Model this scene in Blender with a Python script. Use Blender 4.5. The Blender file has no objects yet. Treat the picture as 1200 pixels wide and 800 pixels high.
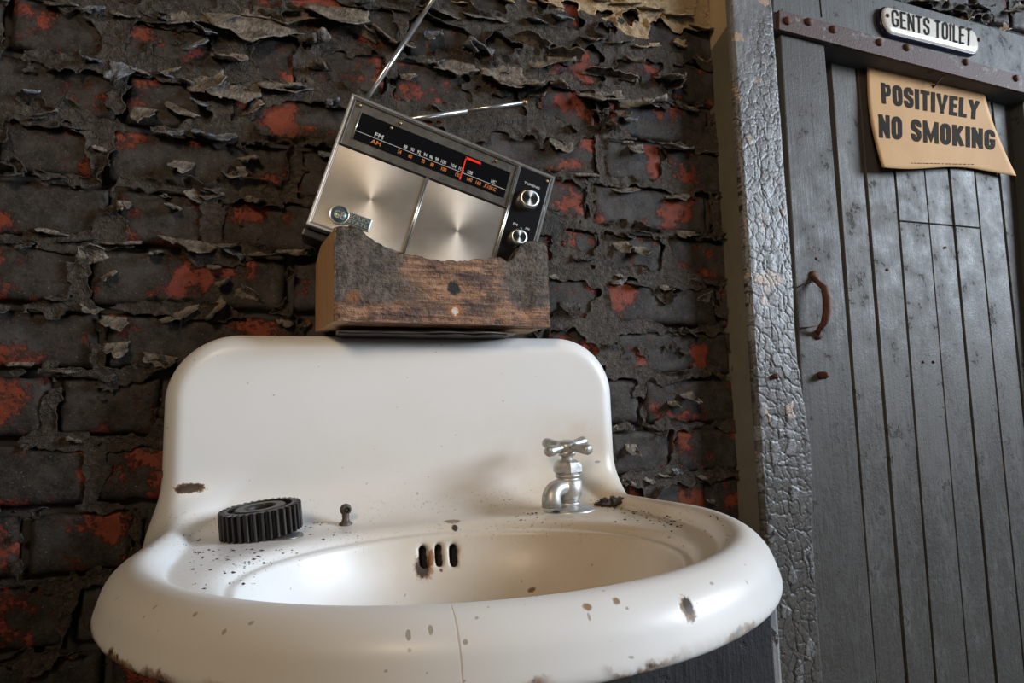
import bpy, bmesh, math, random
import numpy as np
from mathutils import Vector, Matrix, Euler

# ------------------------------------------------------------------ camera
F_PX = 700.0
YAW, PIT, ROLL = math.radians(18.0), math.radians(7.2), math.radians(0.9)
CAM = np.array([0.0, -0.84, 1.0])
FW = np.array([math.sin(YAW)*math.cos(PIT), math.cos(YAW)*math.cos(PIT), math.sin(PIT)])
RT0 = np.array([math.cos(YAW), -math.sin(YAW), 0.0])
UP0 = np.cross(RT0, FW)
RT = RT0*math.cos(ROLL) - UP0*math.sin(ROLL)
UP = UP0*math.cos(ROLL) + RT0*math.sin(ROLL)
scene = bpy.context.scene
COL = scene.collection
cam_d = bpy.data.cameras.new('camera'); cam = bpy.data.objects.new('camera', cam_d); COL.objects.link(cam)
cam_d.sensor_width = 36.0; cam_d.lens = F_PX/1200*36.0; cam_d.clip_start = 0.02
cam.matrix_world = Matrix(((RT[0], UP[0], -FW[0], CAM[0]), (RT[1], UP[1], -FW[1], CAM[1]), (RT[2], UP[2], -FW[2], CAM[2]), (0, 0, 0, 1)))
scene.camera = cam

# ------------------------------------------------------------------ light and exposure
w = bpy.data.worlds.new('world'); scene.world = w; w.use_nodes = True
w.node_tree.nodes['Background'].inputs[0].default_value = (0.62, 0.70, 0.85, 1)
w.node_tree.nodes['Background'].inputs[1].default_value = 0.012
def area(name, loc, target, sx, sy, power, color):
    d = bpy.data.lights.new(name, 'AREA'); d.shape = 'RECTANGLE'; d.size = sx; d.size_y = sy; d.energy = power; d.color = color
    o = bpy.data.objects.new(name, d); COL.objects.link(o); o.location = loc
    o.rotation_euler = (Vector(target)-Vector(loc)).to_track_quat('-Z', 'Y').to_euler()
    return o
area('window_daylight', (4.35, -2.05, 2.35), (0.15, -0.10, 1.0), 1.9, 1.3, 315, (0.76, 0.87, 1.0))
lamp = area('ceiling_lamp', (-0.70, -1.70, 2.05), (0.35, -0.05, 1.30), 0.4, 0.4, 3.3, (1.0, 0.77, 0.52)); lamp.data.spread = math.radians(78)
area('doorway_behind', (-1.0, -3.2, 1.25), (0.1, 0.0, 1.0), 0.6, 1.2, 2.8, (1.0, 0.86, 0.68))
scene.view_settings.view_transform = 'Standard'; scene.view_settings.look = 'None'
scene.view_settings.exposure = 0.0; scene.view_settings.gamma = 1.0; scene.view_settings.use_curve_mapping = False

# ------------------------------------------------------------------ pixel helpers (photo 1200x800)
def ray(x, y): return FW + RT*(x-600)/F_PX - UP*(y-400)/F_PX
def onY(x, y, Y=0.0):
    d = ray(x, y); return CAM + d*((Y-CAM[1])/d[1])
def onPlane(x, y, o, n):
    d = ray(x, y); return CAM + d*(np.dot(np.array(o)-CAM, n)/np.dot(d, n))

# ------------------------------------------------------------------ noise
def _h(ix, iy, s):
    n = (ix.astype(np.int64)*374761393 + iy.astype(np.int64)*668265263 + s*1442695041) & 0xffffffff
    n = ((n ^ (n >> 13))*1274126177) & 0xffffffff
    n = ((n ^ (n >> 16))*2246822519) & 0xffffffff
    return ((n ^ (n >> 15)) & 0xffffff)/float(0xffffff)
def vn(x, y, s=0):
    x = np.asarray(x, float); y = np.asarray(y, float)
    ix = np.floor(x); iy = np.floor(y); fx = x-ix; fy = y-iy
    fx = fx*fx*(3-2*fx); fy = fy*fy*(3-2*fy)
    a = _h(ix, iy, s); b = _h(ix+1, iy, s); c = _h(ix, iy+1, s); d = _h(ix+1, iy+1, s)
    return (a*(1-fx)+b*fx)*(1-fy)+(c*(1-fx)+d*fx)*fy
def fbm(x, y, s=0, o=4):
    t = 0; a = .5; n = 0
    for i in range(o):
        t = t+a*vn(x*2**i+17.3*i, y*2**i-9.1*i, s+i); n += a; a *= .5
    return t/n
def voro(x, y, s=0):
    """distance to nearest and second nearest jittered cell points, and the id of the nearest"""
    ix = np.floor(x); iy = np.floor(y); f1 = np.full(x.shape, 9.); f2 = np.full(x.shape, 9.); idn = np.zeros(x.shape)
    for dx in (-1, 0, 1):
        for dy in (-1, 0, 1):
            cx = ix+dx; cy = iy+dy
            px = cx+.1+.8*_h(cx, cy, s); py = cy+.1+.8*_h(cx, cy, s+7)
            d = np.hypot(px-x, py-y); near = d < f1
            f2 = np.where(near, f1, np.minimum(f2, d)); idn = np.where(near, _h(cx, cy, s+13), idn); f1 = np.where(near, d, f1)
    return f1, f2, idn
def sstep(a, b, x):
    t = np.clip((x-a)/(b-a), 0, 1); return t*t*(3-2*t)

# ------------------------------------------------------------------ material helpers
class NT:
    def __init__(s, name):
        s.m = bpy.data.materials.new(name); s.m.use_nodes = True; s.t = s.m.node_tree
        s.b = s.t.nodes['Principled BSDF']; s.o = s.t.nodes['Material Output']
    def n(s, typ, ins=None, out=0, **props):
        nd = s.t.nodes.new('ShaderNode'+typ)
        for k, v in props.items(): setattr(nd, k, v)
        for k, v in (ins or {}).items(): s.set(nd.inputs[k], v)
        return nd.outputs[out]
    def set(s, sock, v):
        if isinstance(v, bpy.types.NodeSocket): s.t.links.new(v, sock)
        else:
            if sock.type == 'RGBA' and len(v) == 3: v = (*v, 1)
            sock.default_value = v
    def P(s, **kw):
        for k, v in kw.items(): s.set(s.b.inputs[k.replace('_', ' ')], v)
        return s.m
    def obj(s): return s.n('TexCoord', out=3)
    def noise(s, vec, scale, detail=4, rough=.55, **k): return s.n('TexNoise', {'Vector': vec, 'Scale': scale, 'Detail': detail, 'Roughness': rough, **k})
    def mapv(s, vec, scale=(1, 1, 1), loc=(0, 0, 0)): return s.n('Mapping', {'Vector': vec, 'Scale': scale, 'Location': loc})
    def ramp(s, fac, a, b):
        return s.n('MapRange', {'Value': fac, 'From Min': a, 'From Max': b}, interpolation_type='SMOOTHSTEP')
    def mix(s, f, a, b): return s.n('Mix', {0: f, 6: a, 7: b}, out=2, data_type='RGBA')
    def math(s, op, a, b=0.0, c=0.0): return s.n('Math', {0: a, 1: b, 2: c}, operation=op)
    def bump(s, h, strength=.4, dist=.002, normal=None):
        d = {'Height': h, 'Strength': strength, 'Distance': dist}
        if normal is not None: d['Normal'] = normal
        return s.n('Bump', d)
    def attr(s, name): return s.n('Attribute', out=2, attribute_name=name)

def simple(name, col, rough=.5, metal=0.0, bump=0.0, bscale=300, var=0.0, **kw):
    m = NT(name); v = m.obj(); n = m.noise(v, bscale)
    c = col if var == 0 else m.mix(m.noise(v, bscale*.2), tuple(x*(1-var) for x in col), tuple(min(1, x*(1+var)) for x in col))
    m.P(Base_Color=c, Roughness=rough, Metallic=metal, **kw)
    if bump: m.P(Normal=m.bump(n, bump, .001))
    return m.m

# ------------------------------------------------------------------ mesh helpers
def mesh(name, V, Fc, mat=None, parent=None, smooth=False, attrs=None, mats=None, fm=None):
    V = np.asarray(V, dtype=np.float32).reshape(-1, 3)
    me = bpy.data.meshes.new(name)
    if isinstance(Fc, np.ndarray):
        k = Fc.shape[1]; nf = len(Fc)
        me.vertices.add(len(V)); me.vertices.foreach_set('co', V.ravel())
        me.loops.add(nf*k); me.loops.foreach_set('vertex_index', Fc.astype(np.int32).ravel())
        me.polygons.add(nf); me.polygons.foreach_set('loop_start', np.arange(0, nf*k, k, dtype=np.int32))
        me.update(calc_edges=True)
    else:
        me.from_pydata([tuple(map(float, v)) for v in V], [], [tuple(int(i) for i in f) for f in Fc]); me.update()
    for k, a in (attrs or {}).items():
        me.attributes.new(k, 'FLOAT', 'POINT').data.foreach_set('value', np.asarray(a, dtype=np.float32).ravel())
    return put(name, me, mat, parent, smooth, mats, fm)
def put(name, me, mat=None, parent=None, smooth=False, mats=None, fm=None):
    for m in (mats or ([mat] if mat else [])): me.materials.append(m)
    if fm is not None: me.polygons.foreach_set('material_index', np.asarray(fm, dtype=np.int32))
    if smooth: me.polygons.foreach_set('use_smooth', np.ones(len(me.polygons), dtype=bool))
    o = bpy.data.objects.new(name, me); COL.objects.link(o); o.parent = parent
    return o
def bm_obj(name, bm, mat, parent=None, smooth=False, **kw):
    bmesh.ops.recalc_face_normals(bm, faces=bm.faces)
    me = bpy.data.meshes.new(name); bm.to_mesh(me); bm.free()
    return put(name, me, mat, parent, smooth, **kw)
def empty(name, loc=(0, 0, 0), rot=(0, 0, 0)):
    o = bpy.data.objects.new(name, None); COL.objects.link(o); o.location = loc; o.rotation_euler = rot
    o.empty_display_size = .05
    return o
def tag(o, label=None, cat=None, group=None, kind=None):
    for k, v in (('label', label), ('category', cat), ('group', group), ('kind', kind)):
        if v: o[k] = v
    return o
def grid_faces(nu, nv, off=0):
    i, j = np.meshgrid(np.arange(nu-1), np.arange(nv-1), indexing='ij')
    a = (i*nv+j).ravel()+off
    return np.stack([a, a+nv, a+nv+1, a+1], 1)
def box(name, lo, hi, mat, parent=None, bev=0.0, seg=2, smooth=False, **kw):
    bm = bmesh.new(); bmesh.ops.create_cube(bm, size=1)
    lo = Vector(lo); hi = Vector(hi); c = (lo+hi)/2; s = hi-lo
    for v in bm.verts: v.co = Vector((v.co.x*s.x, v.co.y*s.y, v.co.z*s.z))+c
    if bev: bmesh.ops.bevel(bm, geom=bm.edges[:], offset=bev, segments=seg, affect='EDGES', profile=.6)
    return bm_obj(name, bm, mat, parent, smooth, **kw)
def prism(name, front, back, mat, parent=None, bev=0.0, seg=2, smooth=False):
    """closed solid between two matching 3-D loops"""
    bm = bmesh.new(); n = len(front)
    a = [bm.verts.new(tuple(p)) for p in front]; b = [bm.verts.new(tuple(p)) for p in back]
    bm.faces.new(a); bm.faces.new(b[::-1])
    for i in range(n): bm.faces.new((a[i], b[i], b[(i+1) % n], a[(i+1) % n]))
    bmesh.ops.recalc_face_normals(bm, faces=bm.faces)
    if bev: bmesh.ops.bevel(bm, geom=bm.edges[:], offset=bev, segments=seg, affect='EDGES', profile=.6)
    return bm_obj(name, bm, mat, parent, smooth)
def lathe(name, prof, mat, parent=None, n=32, smooth=True, axis='Z', loc=(0, 0, 0), rfun=None):
    """prof: list of (radius, height); closed where radius is 0"""
    V = []; Fc = []; rings = []
    for r, h in prof:
        if r < 1e-6: V.append((0, 0, h)); rings.append([len(V)-1]); continue
        s = len(V)
        for k in range(n):
            a = 2*math.pi*k/n; rr = r if rfun is None else rfun(r, h, a)
            V.append((rr*math.cos(a), rr*math.sin(a), h))
        rings.append(list(range(s, s+n)))
    for A, B in zip(rings, rings[1:]):
        for k in range(n):
            k2 = (k+1) % n
            if len(A) == 1 and len(B) == 1: break
            if len(A) == 1: Fc.append((A[0], B[k], B[k2]))
            elif len(B) == 1: Fc.append((A[k], B[0], A[k2]))
            else: Fc.append((A[k], B[k], B[k2], A[k2]))
    V = np.array(V, float)
    if axis == 'Y': V = np.stack([V[:, 0], -V[:, 2], V[:, 1]], 1)     # height points to -Y (towards the viewer)
    if axis == 'X': V = np.stack([V[:, 2], V[:, 0], V[:, 1]], 1)
    return mesh(name, V+np.array(loc), Fc, mat, parent, smooth)
def tube(name, pts, rad, mat, parent=None, n=12, smooth=True):
    P = [Vector(p) for p in pts]; R = rad if isinstance(rad, (list, tuple)) else [rad]*len(P)
    V = []; Fc = []; ref = None
    for i, p in enumerate(P):
        t = (P[min(i+1, len(P)-1)]-P[max(i-1, 0)]).normalized()
        if ref is None: ref = t.orthogonal().normalized()
        ref = (ref-t*ref.dot(t)).normalized(); bi = t.cross(ref)
        for k in range(n):
            a = 2*math.pi*k/n; V.append(p+(ref*math.cos(a)+bi*math.sin(a))*R[i])
    for i in range(len(P)-1):
        for k in range(n): Fc.append((i*n+k, i*n+(k+1) % n, (i+1)*n+(k+1) % n, (i+1)*n+k))
    Fc.append(tuple(range(n))[::-1]); Fc.append(tuple(range((len(P)-1)*n, len(P)*n)))
    return mesh(name, V, Fc, mat, parent, smooth)
def text_mesh(body, bold=0.0):
    """flat lettering as a triangulated mesh in unit box 0..1 x 0..1; returns verts, faces, aspect"""
    cu = bpy.data.curves.new('txt', 'FONT'); cu.body = body; cu.size = 1; cu.offset = bold; cu.resolution_u = 4
    o = bpy.data.objects.new('txt', cu); COL.objects.link(o)
    dg = bpy.context.evaluated_depsgraph_get(); dg.update()
    me = bpy.data.meshes.new_from_object(o.evaluated_get(dg))
    bm = bmesh.new(); bm.from_mesh(me); bmesh.ops.triangulate(bm, faces=bm.faces[:])
    bpy.data.objects.remove(o); bpy.data.curves.remove(cu); bpy.data.meshes.remove(me)
    xs = [v.co.x for v in bm.verts]; ys = [v.co.y for v in bm.verts]
    x0, x1, y0, y1 = min(xs), max(xs), min(ys), max(ys)
    for v in bm.verts: v.co = Vector(((v.co.x-x0)/(x1-x0), (v.co.y-y0)/(y1-y0), 0))
    for q in range(1, 16):
        bmesh.ops.bisect_plane(bm, geom=bm.verts[:]+bm.edges[:]+bm.faces[:], plane_co=(q/16, 0, 0), plane_no=(1, 0, 0))
    bm.verts.index_update()
    V = np.array([v.co[:] for v in bm.verts]); Fc = [[v.index for v in f.verts] for f in bm.faces]
    bm.free(); return V, Fc
rnd = random.Random(7)

# ================================================================== MATERIALS
def m_brick():
    m = NT('brick_with_old_paint'); v = m.obj(); oi = m.n('ObjectInfo', out=5)
    rndv = m.n('CombineXYZ', {0: m.math('MULTIPLY', oi, 40), 1: 0.0, 2: m.math('MULTIPLY', oi, 23)})
    p = m.n('VectorMath', {0: v, 1: rndv}, operation='ADD')
    big = m.noise(p, 13, 2, .5); fine = m.noise(p, 190, 5, .75); mid = m.noise(p, 52, 5, .7)
    s = m.math('ADD', m.math('MULTIPLY', big, 1.25), m.math('MULTIPLY', mid, .55)); s = m.math('ADD', s, m.math('MULTIPLY', fine, .55))
    bare = m.ramp(s, 1.225, 1.33)
    red = m.mix(fine, (.11, .020, .010), (.27, .055, .020)); red = m.mix(m.ramp(m.noise(p, 9, 1), .5, .8), red, (.21, .045, .035))
    dark = m.mix(m.ramp(m.noise(p, 60, 5, .7), .3, .75), (.010, .008, .0065), (.050, .041, .034))
    dark = m.mix(m.ramp(m.noise(p, 16, 3), .52, .75), dark, (.062, .058, .057))
    dark = m.mix(m.math('MULTIPLY', m.ramp(m.noise(p, 330, 4, .75), .50, .66), .6), dark, (.072, .056, .044)); spk = m.ramp(m.noise(p, 420, 1), .72, .78)
    red = m.mix(m.math('MULTIPLY', m.ramp(m.noise(p, 95, 5, .75), .52, .66), .75), red, (.055, .024, .016)); c = m.mix(bare, dark, red); c = m.mix(m.math('MULTIPLY', spk, .5), c, (.3, .27, .22))
    h = m.math('SUBTRACT', m.math('MULTIPLY', fine, .7), bare)
    m.P(Base_Color=c, Roughness=m.ramp(mid, .2, 1.0), Normal=m.bump(h, .8, .0022)); m.b.inputs['Roughness'].default_value = .6
    r = m.n('MapRange', {'Value': mid, 'To Min': .5, 'To Max': .8}); m.P(Roughness=r, Specular_IOR_Level=.3)
    return m.m
def m_coat():
    m = NT('peeling_coat'); v = m.obj(); a = m.attr('tan')
    n1 = m.noise(v, 28, 5, .65); n2 = m.noise(v, 160, 4, .65)
    c = m.mix(n1, (.011, .008, .006), (.076, .058, .042)); c = m.mix(m.ramp(n2, .45, .75), c, (.100, .077, .056)); c = m.mix(m.ramp(m.noise(v, 420, 3, .7), .60, .72), c, (.014, .011, .009))
    t = m.mix(n2, (.34, .235, .125), (.50, .37, .22))
    c = m.mix(m.ramp(m.math('ADD', a, m.math('MULTIPLY', n1, .35)), .62, .72), c, t)
    dv = m.n('VectorMath', {0: v, 1: m.n('VectorMath', {0: m.n('TexNoise', {'Vector': v, 'Scale': 60.0, 'Detail': 3.0}, out=1), 1: (.03, .03, .03)}, operation='MULTIPLY')}, operation='ADD')
    f = m.n('TexVoronoi', {'Vector': dv, 'Scale': 55.0, 'Randomness': 1.0}, feature='DISTANCE_TO_EDGE')
    h = m.math('ADD', m.math('MULTIPLY', n2, .8), m.math('MULTIPLY', m.ramp(f, 0, .05), .30)); h = m.math('ADD', h, m.math('MULTIPLY', m.noise(v, 420, 4, .7), .5)); h = m.math('ADD', h, m.math('MULTIPLY', n1, .6))
    return m.P(Base_Color=c, Roughness=.68, Specular_IOR_Level=.35, Normal=m.bump(h, 1.0, .0045))
def m_flake(name, c0, c1, rough):
    m = NT(name); v = m.obj(); n1 = m.noise(v, 60, 5, .65); n2 = m.noise(v, 260, 3, .6)
    w1 = m.noise(m.mapv(v, (1, 1, .35)), 190, 3, .6); cc_ = m.mix(m.ramp(n1, .3, .7), c0, c1); cc_ = m.mix(m.ramp(m.noise(v, 380, 3, .7), .6, .74), cc_, tuple(x*.3 for x in c0))
    return m.P(Base_Color=cc_, Roughness=rough, Normal=m.bump(m.math('ADD', m.math('ADD', n2, w1), m.math('MULTIPLY', n1, .8)), .9, .0030))
MB = m_brick(); MC = m_coat()
MF = [m_flake('flake_grey_brown', (.045, .035, .027), (.235, .190, .145), .65), m_flake('flake_blue_sheen', (.055, .057, .062), (.215, .222, .240), .42),  # the bluish kind has window reflection painted into its colour
      m_flake('flake_tan', (.28, .19, .10), (.46, .34, .20), .6), m_flake('flake_dark', (.020, .017, .014), (.065, .054, .044), .65)]
MMORT = simple('mortar_black', (.030, .025, .021), .8, bump=.8, bscale=120, var=.5)
def m_wood_grey(name, c0, c1, rough=.42, patch=None, bumps=.85, grime_shade=False, spec=.22):
    """old gloss paint over boards, streaked along the grain"""
    m = NT(name); v = m.obj(); oi = m.n('ObjectInfo', out=5)
    p = m.n('VectorMath', {0: v, 1: m.n('CombineXYZ', {0: m.math('MULTIPLY', oi, 31), 2: m.math('MULTIPLY', oi, 17)})}, operation='ADD')
    g = m.noise(m.mapv(p, (1, 1, .045)), 150, 4, .6); n = m.noise(p, 20, 5, .65); f = m.noise(p, 230, 4, .7)
    c = m.mix(m.math('ADD', m.math('MULTIPLY', n, .65), m.math('MULTIPLY', g, .35)), c0, c1)
    chips = m.ramp(m.math('ADD', m.math('MULTIPLY', n, .6), m.math('MULTIPLY', m.noise(p, 75, 5, .75), .5)), .635, .68)
    c = m.mix(chips, c, patch or (.055, .048, .042))
    if grime_shade:        # black flaking dirt on the lower boards; its height ramp also paints fading light
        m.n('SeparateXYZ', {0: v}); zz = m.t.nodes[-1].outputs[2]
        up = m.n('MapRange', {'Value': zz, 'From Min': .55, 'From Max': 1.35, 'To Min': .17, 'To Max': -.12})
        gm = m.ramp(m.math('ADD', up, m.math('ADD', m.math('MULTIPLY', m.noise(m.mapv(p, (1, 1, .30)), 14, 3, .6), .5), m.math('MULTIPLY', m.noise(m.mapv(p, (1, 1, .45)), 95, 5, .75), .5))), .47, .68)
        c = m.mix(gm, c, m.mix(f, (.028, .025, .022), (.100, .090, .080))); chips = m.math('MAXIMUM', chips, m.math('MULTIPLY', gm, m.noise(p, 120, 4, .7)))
    h = m.math('ADD', m.math('MULTIPLY', g, .7), m.math('MULTIPLY', f, .5)); h = m.math('SUBTRACT', h, m.math('MULTIPLY', chips, .8))
    r = m.n('MapRange', {'Value': n, 'From Min': .3, 'From Max': .75, 'To Min': rough-.13, 'To Max': rough+.24})
    return m.P(Base_Color=c, Roughness=r, Specular_IOR_Level=spec, Normal=m.bump(h, bumps, .0016))
MDOOR = m_wood_grey('door_grey_paint', (.062, .057, .051), (.145, .136, .126), .48, grime_shade=True, spec=.13)
MBEAM = m_wood_grey('beam_grey_paint', (.075, .073, .070), (.130, .127, .122), .58)
MRUST = simple('rust_iron', (.105, .040, .022), .75, .2, bump=.7, bscale=260, var=.6)
def m_strap():
    m = NT('strap_rust'); v = m.obj(); n = m.noise(v, 32, 5, .65); f = m.noise(v, 240, 4)
    c = m.mix(f, (.042, .021, .017), (.105, .050, .038)); c = m.mix(m.ramp(n, .57, .64), c, (.16, .145, .125))
    return m.P(Base_Color=c, Roughness=.72, Normal=m.bump(m.math('ADD', n, f), .6, .002))
MSTRAP = m_strap()

# ================================================================== SETTING: floor, brick wall
fl = box('floor', (-2.2, -3.6, -.06), (3.0, .05, 0), simple('floor_concrete', (.06, .055, .05), .8, bump=.3, bscale=60, var=.3))
tag(fl, 'dark worn concrete floor', None, None, 'structure')

PITCH = .0787; BH = .0665; JT = .0122
Z0 = 1.100                                       # centre height of the course that meets the sink's shoulder
START = {5: -.263, 4: -.250, 3: -.266, 2: -.250, 1: -.272, 0: -.252, -1: -.182, -2: -.25, -3: -.20}
rows = []
for k in range(-8, 13):
    zc = Z0+k*PITCH; rr = random.Random(100+k); s = START.get(k, -.25+rr.uniform(-.05, .05))
    xs = []; x = s+JT/2; tog = rr.random() < .5
    while x < 1.62:
        L = .211 if tog else .102
        L += rr.uniform(-.008, .008); xs.append((x, x+L)); x += L+JT; tog = not tog
    x = s-JT/2; tog = k % 2 == 0
    while x > -.62:
        L = .211 if tog else .102
        xs.append((x-L, x)); x -= L+JT; tog = not tog
    rows.append((k, zc, xs))
def brick_in(X, Z):
    """distance inside the brick (positive) or out into the joint (negative)"""
    out = np.full(X.shape, -.01)
    for k, zc, xs in rows:
        sel = np.abs(Z-zc) < PITCH/2+.002
        if not sel.any(): continue
        dz = BH/2-np.abs(Z[sel]-zc); dx = np.full(dz.shape, -.01); Xs = X[sel]
        for a, b in xs: dx = np.maximum(dx, np.minimum(Xs-a, b-Xs))
        out[sel] = np.maximum(out[sel], np.minimum(dx, dz))
    return out
def G(X, Z, x, z, sx, sz): return np.exp(-((X-x)/sx)**2-((Z-z)/sz)**2)
def coat_mask(X, Z):
    m = np.clip(brick_in(X, Z)/.017, -.4, 1)
    b = .02+.50*G(X, Z, .24, 1.50, .22, .10)+.50*G(X, Z, -.14, 1.47, .14, .13)+.10*G(X, Z, .5, 1.3, .2, .4)
    b = b+1.3*G(X, Z, .60, 1.765, .22, .10)+.35*G(X, Z, .25, 1.62, .3, .07)+.35*G(X, Z, .30, 1.24, .2, .15)
    b = b-.10*sstep(1.25, 1.0, Z)*sstep(.2, -.1, X)
    n = fbm(X*17, Z*21, 3, 4)*1.0+fbm(X*60, Z*70, 9, 3)*.55
    return b-.62*m+(n-.775)*1.65
def tan_mask(X, Z):
    return sstep(.28, .36, X+.16*(fbm(X*11, Z*11, 79, 3)-.5))*sstep(1.620, 1.655, Z+.05*(fbm(X*14, Z*14, 77, 3)-.5)-.02*sstep(.6, .4, X))*sstep(.80, .72, X)

WP = [(-.75, 0), (.742, 0), (.742, 1.84), (1.95, 1.84), (1.95, 2.25), (-.75, 2.25)]
wall = prism('wall_back', [(x, .006, z) for x, z in WP], [(x, .16, z) for x, z in WP], MMORT)
tag(wall, 'old brick wall with dark peeling paint', None, None, 'structure')
for k, zc, xs in rows:
    for (a, b) in xs:
        if b < -.60 or a > 1.6: continue
        if a > .70 and zc < 1.74: continue
        if zc < .62: continue
        nu = max(6, int((b-a)/.006)); nv = 12
        u = np.linspace(0, 1, nu); vv = np.linspace(0, 1, nv); U, Vv = np.meshgrid(u, vv, indexing='ij')
        Lx = b-a; X = a+U*Lx; Z = zc-BH/2+Vv*BH
        de = np.minimum(np.minimum(U, 1-U)*Lx, np.minimum(Vv, 1-Vv)*BH)
        wob = (fbm(X*40, Z*40, 21, 3)-.5)*.005
        Y = -.003-.0035*np.sqrt(np.clip(de/.006, 0, 1))+wob*.8+rnd.uniform(-.002, .002)+(X-a-Lx/2)*rnd.uniform(-.012, .012)
        X = X+(fbm(Z*60, X*20, 31, 2)-.5)*.004*(np.abs(U-.5)*2)**6; Z = Z+(fbm(X*50, Z*10, 33, 2)-.5)*.005*(np.abs(Vv-.5)*2)**6
        cx, cz = a+Lx/2, zc
        V = np.stack([X-cx, Y, Z-cz], -1).reshape(-1, 3)
        Fq = grid_faces(nu, nv)
        ring = [i*nv for i in range(nu)]+[(nu-1)*nv+j for j in range(1, nv)]+[i*nv+nv-1 for i in range(nu-2, -1, -1)]+[j for j in range(nv-2, 0, -1)]
        nb = len(V); B = V[ring].copy(); B[:, 1] = .012; V = np.vstack([V, B]); nr = len(ring)
        side = np.array([[ring[i], nb+i, nb+(i+1) % nr, ring[(i+1) % nr]] for i in range(nr)])
        o = mesh('brick', V, np.vstack([Fq, side])[:, ::-1], MB, wall, True); o.location = (cx, 0, cz)

def coat_patch(x0, x1, z0, z1, h):
    xs = np.arange(x0, x1, h); zs = np.arange(z0, z1, h); X, Z = np.meshgrid(xs, zs, indexing='ij')
    C = coat_mask(X, Z); nu, nv = X.shape
    gx, gz = np.gradient(C, h); g2 = gx*gx+gz*gz+1e-9
    pos = C > 0
    inside = pos[:-1, :-1] | pos[1:, :-1] | pos[:-1, 1:] | pos[1:, 1:]
    Fq = grid_faces(nu, nv)[inside.ravel()]
    # pull the outer ring of points on to the ragged edge
    sx = np.where(~pos, np.clip(-C*gx/g2, -h, h), 0); sz = np.where(~pos, np.clip(-C*gz/g2, -h, h), 0)
    Xn = X+sx; Zn = Z+sz; Cc = np.where(pos, C, 0)
    amp = .0005+.011*sstep(.5, .85, fbm(X*16, Z*16, 51, 2))+.002*vn(X*50, Z*50, 52)
    edge = np.clip(1-Cc/.32, 0, 1)**2
    Y = -.0075-.006*(fbm(X*26, Z*26, 41, 4)-.35)-.0022*(fbm(X*120, Z*120, 43, 3)-.5)*2-edge*amp
    Y = np.minimum(Y, -.0068)
    used = np.unique(Fq); mp = np.full(nu*nv, -1); mp[used] = np.arange(len(used))
    V = np.stack([Xn, Y, Zn], -1).reshape(-1, 3)[used]
    o = mesh('paint_coat', V, mp[Fq][:, ::-1], MC, wall, True, {'tan': tan_mask(X, Z).ravel()[used]})
    o['kind'] = 'stuff'; md = o.modifiers.new('thick', 'SOLIDIFY'); md.thickness = .0012; md.offset = -1
    return o
coat_patch(-.58, .685, .62, 2.06, .0028)
coat_patch(.70, 1.60, 1.74, 2.10, .004)

# ---------------- curled paint flakes
def flake(px, pz, W, L, phi, a0, A, kind, seed, jag=.5, lift=.008):
    r = random.Random(seed); nu, nv = 12, 9
    u = np.linspace(-1, 1, nu); off = r.uniform(0, 99)
    Lc = L*(1-jag*(vn(u*2.6+off, u*0+seed, 5)*.6+vn(u*6+off, u*0, 6)*.4))*(1-.35*np.abs(u)**3)
    t = np.linspace(0, 1, nv); Uu, T = np.meshgrid(u, t, indexing='ij'); S = Lc[:, None]*T
    skew = r.uniform(-.5, .5); A2 = A*(1+.5*r.uniform(-1, 1)*Uu)
    ds = np.diff(S, axis=1, prepend=0); ang = a0+A2*T**1.3
    D = np.cumsum(np.cos(ang)*ds, 1); O = np.cumsum(np.sin(ang)*ds, 1)
    wn = 1-.25*T*vn(T*3+off, Uu*0, 8)
    lat = Uu*W/2*wn+skew*.3*D+.006*(vn(Uu*3+off, T*3, 11)-.5)
    O = O+lift+.006*(fbm(Uu*1.6+off, T*2.0, 12, 3)-.5)*(.4+T)+r.uniform(-.12, .12)*Uu*W*T
    c, s = math.cos(phi), math.sin(phi)           # phi = 0 hangs straight down, +90 deg grows to +x
    X = lat*c+D*s; Z = lat*s-D*c
    V = np.stack([X, -O, Z], -1).reshape(-1, 3)
    o = mesh('paint_flake', V, grid_faces(nu, nv), MF[kind], wall, True); o.location = (px, 0, pz)
    md = o.modifiers.new('thick', 'SOLIDIFY'); md.thickness = .0013; md.offset = 0
    return o
R = math.radians
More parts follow.
